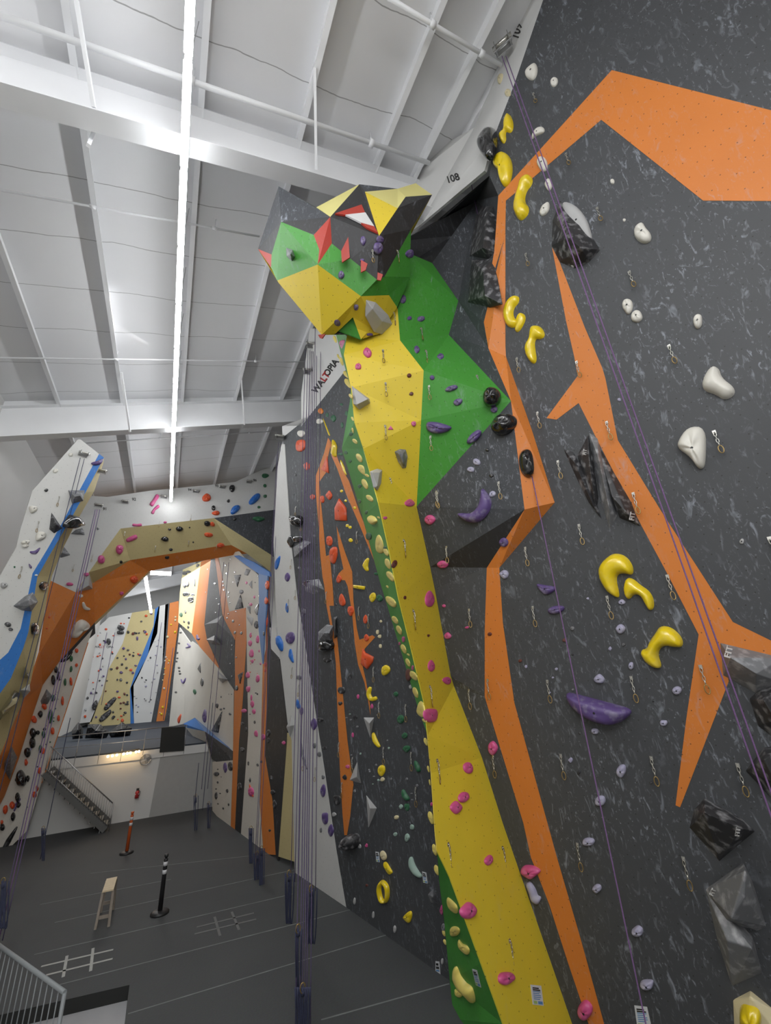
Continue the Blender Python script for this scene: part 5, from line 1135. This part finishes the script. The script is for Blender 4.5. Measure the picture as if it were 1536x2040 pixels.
# --- back wall far beyond
B('F','charcoal',818,513,44,34,20); B('F','charcoal',815,543,48,26); B('F','charcoal',735,605,28,46); B('F','charcoal',640,1040,30,66,15); ST_('F','charcoal',[(785,985),(745,1025),(708,1068)],[26,36,28],'log hold'); ST_('F','charcoal',[(752,1075),(712,1110),(675,1145)],[26,38,28],'log hold')
FA('F','black',[(485,1210),(530,1150),(565,1195),(560,1262),(490,1268)],[(525,1205)],.5,'volume',surf=YP(30),label='black boulder volume at the deck edge, leftmost of three'); FA('F','black',[(575,1262),(595,1165),(680,1165),(742,1218),(720,1262)],[(650,1210)],.5,'volume',surf=YP(30),label='black boulder volume at the deck edge, middle of three'); FA('F','black',[(735,1225),(825,1150),(895,1190),(880,1245),(750,1255)],[(820,1200)],.5,'volume',surf=YP(30),label='black boulder volume at the deck edge, rightmost of three')
for x, y in ((535,1172),(652,1190),(822,1165)): B('F','yellow',x,y,22,24,kind='round hold')
ST_('F','grey',[(600,1255),(580,1290),(568,1315)],[20,34,26],'log hold')
rnd = random.Random(11)
def sprinkle(c, poly, n, cols, w):
    xs = [p[0] for p in poly]; ys = [p[1] for p in poly]; k = 0; tries = 0
    while k < n and tries < 3000:
        tries += 1
        x = rnd.uniform(min(xs), max(xs)); y = rnd.uniform(min(ys), max(ys)); ins = False
        for i in range(len(poly)):
            (x1, y1), (x2, y2) = poly[i], poly[(i+1) % len(poly)]
            if (y1 > y) != (y2 > y) and x < (x2-x1)*(y-y1)/(y2-y1)+x1: ins = not ins
        if not ins: continue
        s = rnd.uniform(.7, 1.3)*w; blob(c, rnd.choice(cols), x, y, s, s*rnd.uniform(.6, 1.2), kind='tiny hold', bolt=False); k += 1
sprinkle('F', [(900,430),(1040,400),(1030,500),(920,780),(880,930),(885,1140),(640,1140),(700,960),(740,800),(840,620)], 62, ['charcoal','charcoal','charcoal','purple','red','brown'], 16)
sprinkle('F', [(600,640),(740,460),(880,430),(810,620),(720,800),(680,950),(610,1120),(560,1120)], 40, ['red','charcoal','purple','lightgrey','red'], 13)
sprinkle('F', [(1060,560),(1110,540),(1080,900),(1020,1180),(930,1200),(905,950),(990,760)], 26, ['lightgrey','charcoal','lilac'], 10)
sprinkle('F', [(1150,400),(1200,380),(1190,520),(1120,1040),(1060,1200),(1110,800)], 18, ['cream','yellow','white'], 12)
sprinkle('G', [(350,1250),(530,1400),(530,1500),(510,1800),(420,1700),(420,1480)], 10, ['charcoal'], 9)
sprinkle('G', [(720,200),(700,700),(730,1000),(700,1300),(650,1200),(630,600),(600,300)], 16, ['charcoal','red'], 8)
sprinkle('P', [(560,300),(620,200),(500,700),(380,1200),(330,1400),(300,1300),(420,800)], 12, ['charcoal'], 10)
sprinkle('J', [(440,950),(640,1100),(800,1300),(1050,1500),(1090,1900),(560,1900),(520,1400)], 24, ['grey','mint','grey'], 16)
sprinkle('I', [(100,1000),(300,900),(250,1200),(280,1700),(120,1850),(60,1400)], 12, ['charcoal','grey'], 16)
sprinkle('M', [(200,150),(430,60),(1000,300),(1080,700),(1000,1200),(500,1230),(300,700)], 16, ['charcoal','lilac'], 14)
# --- the holds that show largest stay single objects, the smallest ones become one object
sm = sorted([h for h in HOLDS if h['o'].name.split('.')[0] == 'climbing_hold' and not h['label']], key=lambda h: -h['size'])
keep = 296-len([h for h in HOLDS if h['o'].name.split('.')[0] == 'climbing_hold' and h['label']])
rest = sm[keep:]; print('smallest kept px', sm[keep-1]['size'] if len(sm) > keep else 0, 'rest', len(rest))
b = MB()
for h in rest:
    o = h['o']; m_ = o.data.materials[0]; i0 = len(b.v); b.v += [v.co+o.location for v in o.data.vertices]; k = b.mi(m_)
    for p in o.data.polygons: b.f.append([i0+i for i in p.vertices]); b.m.append(k); b.smooth.append(p.use_smooth)
    for c in list(o.children): bpy.data.objects.remove(c)
    bpy.data.objects.remove(o)
rid = set(id(h) for h in rest); HOLDS[:] = [h for h in HOLDS if id(h) not in rid]
so = b.build('small_climbing_holds', fix=False); so['kind'] = 'stuff'; tag(so, 'the many tiny bolted holds scattered over all the climbing walls', 'climbing holds')
# --- labels: colour, kind, surface, and place in its row
groups = {}
for h in HOLDS:
    groups.setdefault((h['col'], h['kind'], h['key']), []).append(h)
OW = ['', 'second', 'third', 'fourth', 'fifth', 'sixth', 'seventh', 'eighth', 'ninth', 'tenth', 'eleventh', 'twelfth', 'thirteenth', 'fourteenth', 'fifteenth', 'sixteenth', 'seventeenth', 'eighteenth', 'nineteenth', 'twentieth']
def pos(i, n):
    if n == 2: return ('upper one', 'lower one')[i]
    if n == 3: return ('topmost of three', 'middle of three', 'lowest of three')[i]
    if i == 0: return 'topmost'
    if i == n-1: return 'lowest'
    return (OW[i]+' from the top') if i < n/2 else (OW[n-1-i]+' from the bottom')
for (col, kind, key), L_ in groups.items():
    L_.sort(key=lambda h: h['px'][1]); n = len(L_); cn = CN.get(col, col)
    free = [h for h in L_ if not h['label']]
    if kind == 'tiny hold' and n > 3:
        for h in free: h['o']['label'] = f'tiny {cn} hold among many scattered on the {SURF[key]}'; h['o']['group'] = f'tiny {cn} holds on the {SURF[key]}'
        continue
    for i, h in enumerate(free):
        h['o']['label'] = f'{cn} {kind} on the {SURF[key]}' + (f', {pos(i, len(free))}' if len(free) > 1 else '')
        if len(free) > 1: h['o']['group'] = f'{cn} {kind}s on the {SURF[key]}'
for h in HOLDS:
    if h['label']: h['o']['label'] = h['label']
# ============================================================ quickdraws: chain of two links and a carabiner
def chain_link(b, c, l, w, r, m, ax, up):
    pts = []
    for k in range(13):
        a = 2*math.pi*k/12; pts.append(c+ax*(w/2*math.cos(a))+up*(l/2*math.sin(a)))
    b.tube(pts, r, m, 6, False)
X3, Y3, Z3 = Vector((1,0,0)), Vector((0,1,0)), Vector((0,0,1))
def build_draw():
    r = empty('quickdraw', (0,0,0), 'x', 'quickdraw')
    b = MB(); b.box((0,0,0), (.018,.004,.022), CHAIN); b.tube([(0,0,0),(0,-.02,0)], .009, CHAIN, 8); b.build('hanger', r)
    b = MB()
    for i, z in enumerate((-.04,-.085,-.13)): chain_link(b, Vector((0,-.02,z)), .060, .026, .0045, CHAIN, X3 if i % 2 == 0 else Y3, Z3)
    b.tube([(0,-.02,-.15),(0,-.02,-.20)], .008, CHAIN, 6); b.build('chain', r)
    b = MB(); chain_link(b, Vector((.0,-.022,-.25)), .105, .052, .0065, BRONZE, Vector((.9,.43,0)), Z3); b.build('carabiner', r)
    return r
DR0 = build_draw(); used = [False]; DRAWS = []
def draw(x, y):
    hit = cast(x, y)
    if not hit: print('MISS draw', x, y); return
    loc, n, key = hit
    if not used[0]: r = DR0; used[0] = True; ch = list(r.children)
    else:
        r = DR0.copy(); COL.objects.link(r)
        for c in DR0.children:
            q = c.copy(); q.parent = r; COL.objects.link(q)
    r.location = loc+n*.01; r.rotation_euler = (0, 0, math.atan2(n.x, -n.y)); DRAWS.append((r, key, (x, y)))
for x, y in ((1423,861),(1047,1092),(1062,1210),(1091,1357),(1118,1505),(983,1507),(1396,1328),(1470,1524),(1151,1682),(1000,1689),(1014,1874),(1254,543),(763,699),(768,764),(767,849),(776,954),(803,1077),(822,1217),(855,1368),
             (1333,690),(1190,416),(1128,308),(1048,507),(1063,188),(1112,920),(1071,823),(1030,715),(994,962),(1154,1047),(1330,1148),(1533,1073),(1258,1350),(1298,1510),(1362,1710),(1210,1190),(1209,842),(1262,984),(1149,722),(935,1215),(935,1375),(870,1515),(892,1682),(870,980),(855,770),(848,700),(950,750),(858,870),(872,983),(890,1090),(972,1355),(742,500),(790,500),(783,623),(838,655),
             (581,1115),(590,1175),(575,1195),(583,1330),(596,1365),(605,1510),(629,1530),(590,1010),(601,1040),(712,1060),(716,1210),(735,1225),(745,1330),(756,1400),(765,1490),(809,1405),(820,1500),(829,1570),(703,1510),(651,1180),(676,1480),(682,1560),
             (249,1060),(310,1088),(318,1040),(381,1026),(432,1085),(376,1078),(118,990),(77,1040),(43,1130),(185,1106),(148,1125),(150,1240)):
    draw(x, y)
byk = {}
for r, k, p in DRAWS: byk.setdefault(k, []).append((r, p))
for k, L_ in byk.items():
    L_.sort(key=lambda a: a[1][1])
    for i, (r, p) in enumerate(L_):
        r['label'] = f'steel chain quickdraw on the {SURF[k]}' + (f', {pos(i, len(L_))}' if len(L_) > 1 and len(L_) < 40 else ''); r['category'] = 'quickdraw'; r['group'] = f'quickdraws on the {SURF[k]}'
# ============================================================ top anchors and ropes
def anchor(x, y, t, label, sz=1.0, num=None):
    p = V(x, y, t) if t is not None else None
    if p is None:
        hit = cast(x, y); p = hit[0]; n = hit[1]
    else: n = (CAM-p); n.z = 0; n.normalize()
    if abs(n.z) > .9: n = Vector((0,-1,0))
    n = Vector((n.x, n.y, 0)).normalized(); s_ = Vector((-n.y, n.x, 0)); ax = (s_, n, Z3)
    r = empty('rope_anchor', p, label, 'rope anchor', 'steel top rope anchors')
    b = MB(); b.box(p+n*.02, (.12*sz,.01,.08*sz), GALV, ax)
    for q in (-.10, .10): b.box(p+n*.09+s_*q*sz, (.006,.09*sz,.06*sz), GALV, ax)
    b.build('bracket', r)
    b = MB(); b.tube([p+n*.14-s_*.14*sz, p+n*.14+s_*.14*sz], .028*sz, CHAIN, 10); b.build('drum', r)
    b = MB(); b.tube([p+n*.06-s_*.13*sz, p+n*.06+s_*.13*sz], .012*sz, GALV, 8); b.build('axle', r)
    return p+n*.16
ANC = {}
ANC['108'] = anchor(932, 338, .0119, 'steel rope anchor bracket on the white band beside the number 108', 1.3)
ANC['109'] = anchor(1005, 100, .0096, 'steel rope anchor bracket on the white band beside the number 109', 1.3)
for i, (x, y, l) in enumerate(((620,690,'upper steel rope anchor below the dragon snout'),(614,742,'lower steel rope anchor below the dragon snout'))): ANC['g%d' % i] = anchor(x, y, .0158, l, 1.2)
ANC['l1'] = anchor(165, 905, None, 'steel rope anchor near the tip of the white left wall'); ANC['l2'] = anchor(196, 1007, YP(19.9), 'steel rope anchor at the left end of the arch', 1.2)
ANC['l3'] = anchor(203, 940, None if cast(203, 940) else YP(14.6), 'small rope anchor on the tan side of the left wall')
for x, y, l in ((250,1000,'rope anchor on the arch above the tan panel, leftmost'),(327,990,'rope anchor on the arch right beside the pink bone holds'),(390,979,'rope anchor on the arch left of the red hold'),(443,970,'rope anchor on the arch left of the black hold'),(496,960,'rope anchor on the arch at its right end')): ANC[l] = anchor(x, y, None, l, 1.1)
ANC['r1'] = anchor(557, 872, .0172, 'rope anchor at the upper left corner of the dark wall', 1.1)
ROPE_N = [0]
def rope(top, bot, label, m=ROPEM, r=.0075, group=None, sag=0, n=14):
    top, bot = Vector(top), Vector(bot); pts = [top.lerp(bot, i/n) for i in range(n+1)]
    if sag:
        for i, p in enumerate(pts): p.x += sag*math.sin(math.pi*i/n)
    b = MB(); b.tube(pts, r, m, 6); o = b.build('rope'); tag(o, label, 'rope', group); return o
def vrope(a, x, y, label, zb=.05, **k):
    """vertical rope whose top shows at pixel x,y near the anchor point a"""
    r = ray(x, y); h = math.hypot(a.x, a.y); t = h/math.hypot(r.x, r.y); p = CAM+r*t
    return rope(p, (p.x, p.y, zb), label, **k)
vrope(ANC['108'], 936, 352, 'single purple rope hanging from the 108 anchor down the whole right wall', m=ROPEP, r=.008)
rope(V(1000,112,.0091), V(1722,2150,.0040), 'left one of two purple ropes hanging from the 109 anchor', m=ROPEP, r=.008); rope(V(1008,112,.0091), V(1742,2150,.0040), 'right one of two purple ropes hanging from the 109 anchor', m=ROPEP, r=.008)
# bundle in the centre
gy = 'rope bundle hanging beside the white strip'
gt = [(612,745),(617,745),(621,700),(624,700),(628,650),(631,690)]; gb = [(588,2075),(596,2070),(601,2072),(606,2070),(610,2074),(618,2072)]
for i, ((x, y), (u, v)) in enumerate(zip(gt, gb)):
    rope(V(x, y, .0157), V(u, v, .0072), 'grey purple rope in the central bundle, ' + ('leftmost' if i == 0 else 'rightmost' if i == 5 else OW[i]+' from the left'), group=gy, r=.0085)
gt2 = [(596,700),(601,745),(606,745)]; 
for i, (x, y) in enumerate(((600,1000),(606,1000),(611,1000),(636,1000))):
    t = ANC['g0']; h = math.hypot(t.x, t.y)+(.3 if i < 3 else -.2); r = ray(x, y); k = h/math.hypot(r.x, r.y); p = CAM+r*k
    rope((p.x, p.y, t.z), (p.x, p.y, 1.2), 'thin grey rope against the dark wall beside the central bundle, ' + pos(i, 4).replace('topmost', 'leftmost').replace('lowest', 'rightmost').replace('from the top', 'from the left').replace('from the bottom', 'from the right'), group='thin ropes beside the bundle')
# hanging loops / tails
def loop(x, y0, y1, w, t, label, m=ROPEN, strands=4):
    r_ = empty('rope_tail', V(x, y0, t), label, 'rope')
    for s in range(strands):
        o_ = (s-(strands-1)/2)*w*1.3/strands; b = MB(); P = []
        for k in range(21):
            a = k/20; yy = y0+(y1-y0)*(1-abs(2*a-1)**1.6 if False else math.sin(math.pi*a)**(.7+.25*(s % 3))); xx = x+o_+w*(a-.5)*(1 if s % 2 else .6)
            P.append(V(xx, yy, t))
        b.tube(P, .012, m, 6); b.build('strand', r_)
    b = MB(); c = V(x, y0, t); chain_link(b, c, .11, .07, .008, BRONZE, X3, Z3); b.build('carabiner', r_)
    b = MB(); b.tube([V(x, y0+4, t), V(x, y0+14, t)], .03, m, 8); b.build('knot', r_)
loop(576, 1740, 1840, 10, .0095, 'dark rope tail ending above the floor, left of the bundle'); loop(620, 1770, 1880, 12, .0090, 'dark looped rope tail right of the central bundle'); loop(603, 1968, 2090, 16, .0070, 'large bundle of blue ropes knotted at a carabiner, bottom centre', strands=9)
loop(594, 1850, 2010, 8, .0076, 'navy rope tail hanging straight just left of the bundle', strands=2); loop(512, 1700, 1768, 8, YP(14.0), 'dark rope tail in front of the orange and black panels'); loop(521, 1690, 1795, 6, YP(13.6), 'long purple rope tail next to the orange panel'); loop(500, 1650, 1720, 5, YP(14.5), 'thin rope tail before the white panel at the far right wall')
loop(390, 1585, 1655, 6, YP(19.5), 'rope tail hanging before the far white wall', strands=2); loop(416, 1600, 1658, 5, YP(19.5), 'rope tail at the inside corner of the far wall', strands=2)
loop(6, 1755, 1850, 12, YP(12.9), 'dark rope tail at the left edge of the floor'); loop(86, 1650, 1715, 5, YP(18.0), 'dark rope tail before the staircase', strands=2)
for c, y, key in (((626,1675),0,0),((628,1870),0,0)): pass
vrope(ANC['l1'], 160, 912, 'left of the two ropes on the white left wall', m=ROPEN, r=.009, zb=1.5); vrope(ANC['l1'], 168, 914, 'right of the two ropes on the white left wall', m=ROPEN, r=.009, zb=1.5)
for i, x in enumerate((190, 194, 199)):
    p = V(x, 1015, YP(13.0)); rope(p, (p.x, p.y, .4), 'purple rope hanging past the orange arch leg, %s' % ('left one', 'middle one', 'right one')[i], m=(ROPEM, ROPEP, ROPEM)[i], r=.010, group='ropes past the arch leg')
for i, (x, y, Y) in enumerate(((555,880,13.2),(559,880,13.4),(552,900,13.9))):
    p = V(x, y, YP(Y)); rope(p, (p.x, p.y, .5), 'grey rope left of the white strip, %s' % ('middle one', 'right one', 'left one')[i], r=.008, group='ropes left of the white strip')
for i, (x, y, Y, zb, m_) in enumerate(((140,1430,18.0,.4,ROPEN),(396,1520,19.5,.6,ROPEN),(424,1400,19.5,.6,ROPEN),(446,1120,21.0,1.0,ROPEM),(456,1120,20.9,1.0,ROPEM),(213,1260,40,4,ROPEM),(229,1260,40,4,ROPEM),(322,1240,40,4,ROPEM),(345,1290,33,3,ROPEM),(383,1330,28,3,ROPEM),(415,1350,25,3,ROPEM))):
    lb = ['dark rope hanging in front of the staircase', 'rope hanging before the far white wall, left one', 'rope hanging before the far white wall, right one', 'rope under the right end of the arch, left one', 'rope under the right end of the arch, right one', 'thin rope on the distant wall, leftmost', 'thin rope on the distant wall beside the tan panel', 'thin rope along the distant orange panel', 'thin rope on the cream panels beyond, leftmost', 'thin rope on the cream panels beyond, middle', 'thin rope on the cream panels beyond, rightmost'][i]
    p = V(x, y, YP(Y)); rope(p, (p.x, p.y, zb), lb, m=m_, r=.011 if Y < 30 else .02)
# ============================================================ lettering
def wall_text(body, x, y, size_px, ang, m, parent, surf=None, label=None, bold=.012):
    hit = cast(x, y)
    if not hit: print('MISS text', body); return
    loc, n, key = hit
    a = math.radians(ang); ux = onplane(x+20*math.cos(a), y+20*math.sin(a), loc, n)-loc; uy = onplane(x+20*math.sin(a), y-20*math.cos(a), loc, n)-loc
    o = text_mesh(body, 'painted_lettering', loc+n*.006, ux*size_px/20, uy*size_px/20, 1, m, bold)
    if parent: child(o, parent)
    if label: o['label'] = label
    return o
wall_text('108', 902, 356, 19, -18, INK, wb, label='black route number 108'); wall_text('109', 1030, 62, 22, -73, INK, wb, label='black route number 109')
wall_text('92', 267, 995, 8, 0, INK, aw); wall_text('91', 209, 1014, 8, 0, INK, aw); wall_text('94', 378, 976, 7, 0, INK, aw); wall_text('95', 432, 968, 7, 0, INK, aw); wall_text('96', 508, 957, 7, 0, INK, aw)
wall_text('WAL', 637, 767, 17, -54, INK, wd, bold=.03); wall_text('LT', 648, 751, 17, -54, REDI, wd, bold=.03); wall_text('OPIA', 660, 733, 17, -54, INK, wd, bold=.03)
wall_text('WA', 193, 1289, 6, -2, INK, fw); wall_text('LLT', 203, 1289, 6, -2, REDI, fw); wall_text('OPIA', 219, 1289, 6, -2, INK, fw)
vols = {h['label']: h['o'] for h in HOLDS if h['label']}
# FIT lettering on the black volumes: raised just above their faces
HIT2 = BV
def vol_text(body, x, y, sz, ang, label):
    o_ = vols.get(label)
    if not o_: return
    bm = bmesh.new(); bm.from_mesh(o_.data); bvh = BVHTree.FromBMesh(bm); bm.free()
    r = ray(x, y).normalized(); loc, n, i, d = bvh.ray_cast(CAM-o_.location, r)
    if loc is None: print('MISS voltext', label); return
    loc = loc+o_.location
    if n.dot(r) > 0: n = -n
    a = math.radians(ang); ux = onplane(x+5*math.cos(a), y+5*math.sin(a), loc, n)-loc; uy = onplane(x+5*math.sin(a), y-5*math.cos(a), loc, n)-loc
    t = text_mesh(body, 'white_lettering', loc+n*.006, ux*sz/5, uy*sz/5, 1, mat('white ink', (.55,.55,.55), .6)); child(t, o_)
vol_text('FIT', 1259, 1029, 13, -80, 'broad black fin volume lettered in white, closest to the orange branch'); vol_text('FIT', 1166, 901, 9, -80, 'black chalky fin volume with white lettering, second of the cluster')
vol_text('FIT', 1470, 1657, 13, -80, 'dark kite-shaped volume with chalky top edge, lower right'); vol_text('FIT', 1452, 1300, 18, -75, 'grey chalky volume under the orange branch at the right edge, the highest of three'); vol_text('FIT', 1421, 1778, 12, -65, 'grey chalky pyramid volume at lower right, resting above the bottom one')
# stickers with warning text
STK = mat('white sticker', (.62,.64,.66), .4, vary=.02)
def sticker(c, pts, label, lines=7):
    pp = cv(c, pts); cx = sum(p[0] for p in pp)/4; cy = sum(p[1] for p in pp)/4; hit = cast(cx, cy)
    if not hit: print('MISS sticker', label); return
    loc, n, key = hit; P = [onplane(x, y, loc, n)+n*.004 for x, y in pp]; 
    r = empty('warning_sticker', loc, label, 'sticker')
    b = MB(); b.face(P, STK); q = [p-n*.003 for p in P]; b.face(q, STK)
    for i in range(4): b.face([P[i], P[(i+1)%4], q[(i+1)%4], q[i]], STK)
    bk = b.build('backing', r)
    # P order: top left, top right, bottom right, bottom left
    for i in range(lines):
        f0 = .12+i*.66/lines; f1 = f0+.45/lines*.66*(1.6 if i < 2 else 1.0)
        s0, s1 = .14, (.84 if i % 3 else .72); L0, L1 = P[0].lerp(P[3], f0), P[0].lerp(P[3], f1); R0, R1 = P[1].lerp(P[2], f0), P[1].lerp(P[2], f1)
        b = MB(); b.face([L0.lerp(R0, s0)+n*.002, L0.lerp(R0, s1)+n*.002, L1.lerp(R1, s1)+n*.002, L1.lerp(R1, s0)+n*.002], INK if i < 2 else BLUI); b.build('text_line', bk, fix=False)
    L0, L1, R0, R1 = P[0].lerp(P[3], .80), P[0].lerp(P[3], .95), P[1].lerp(P[2], .80), P[1].lerp(P[2], .95)
    for a, e, m_ in ((.1,.42,mat('pale green print', (.35,.5,.15), .5)),(.5,.92,BLUI)):
        b = MB(); b.face([L0.lerp(R0, a)+n*.002, L0.lerp(R0, e)+n*.002, L1.lerp(R1, e)+n*.002, L1.lerp(R1, a)+n*.002], m_); b.build('print_block', bk, fix=False)
sticker('N', [(300,1086),(355,1092),(368,1195),(312,1188)], 'white printed warning sticker at the foot of the yellow neck'); sticker('N', [(834,1192),(900,1200),(925,1310),(850,1305)], 'white printed warning sticker on the dark right wall at the bottom edge')
sticker('K', [(1462,1498),(1500,1508),(1532,1640),(1492,1622)], 'white printed warning sticker on the green foot of the dragon', 6); sticker('K', [(1080,752),(1112,762),(1122,845),(1088,838)], 'small white sticker on the dark wall beside the green crescent hold', 4)
sticker('K', [(722,600),(750,606),(756,682),(730,678)], 'small white sticker on the dark wall beside the cream oval hold', 4); sticker('K', [(1182,1438),(1212,1442),(1222,1560),(1182,1552)], 'curved white paper label peeling at the foot of the dark wall', 3)
# wooden board on the far white wall
q = [V(x, y, YP(40.5)) for x, y in cv('P', [(630,522),(742,520),(738,572),(628,572)])]
bd = empty('wooden_board', sum(q, Vector())/4, 'small plywood board on the distant white wall left of the far climbing wall', 'board')
b = MB(); n_ = Vector((0,-.08,0)); b.face([p+n_ for p in q], WOOD); b.face(q, WOOD)
for i in range(4): b.face([q[i], q[(i+1)%4], q[(i+1)%4]+n_, q[i]+n_], WOOD)
b.build('sheet', bd)
for f in (.3, .7):
    b = MB(); b.bar(q[0].lerp(q[1], f)+Vector((0,-.1,0)), q[3].lerp(q[2], f)+Vector((0,-.1,0)), .06, .04, WOOD2); b.build('batten', bd)
# ============================================================ camera and output look
cd = bpy.data.cameras.new('camera'); co = bpy.data.objects.new('camera', cd); COL.objects.link(co)
cd.sensor_fit = 'HORIZONTAL'; cd.sensor_width = 36; cd.lens = 36*FL/1536; cd.clip_start = .05; cd.clip_end = 200
rt, dn_, fw_ = RM @ Vector((1,0,0)), RM @ Vector((0,1,0)), RM @ Vector((0,0,1))
mt = Matrix((rt, -dn_, -fw_)).transposed().to_4x4(); mt.translation = CAM; co.matrix_world = mt
SC.camera = co
SC.view_settings.view_transform = 'Standard'; SC.view_settings.look = 'None'; SC.view_settings.exposure = 0.10; SC.view_settings.gamma = 1.0; SC.view_settings.use_curve_mapping = False
print('HOLDS', len(HOLDS), 'OBJ', len(bpy.data.objects))
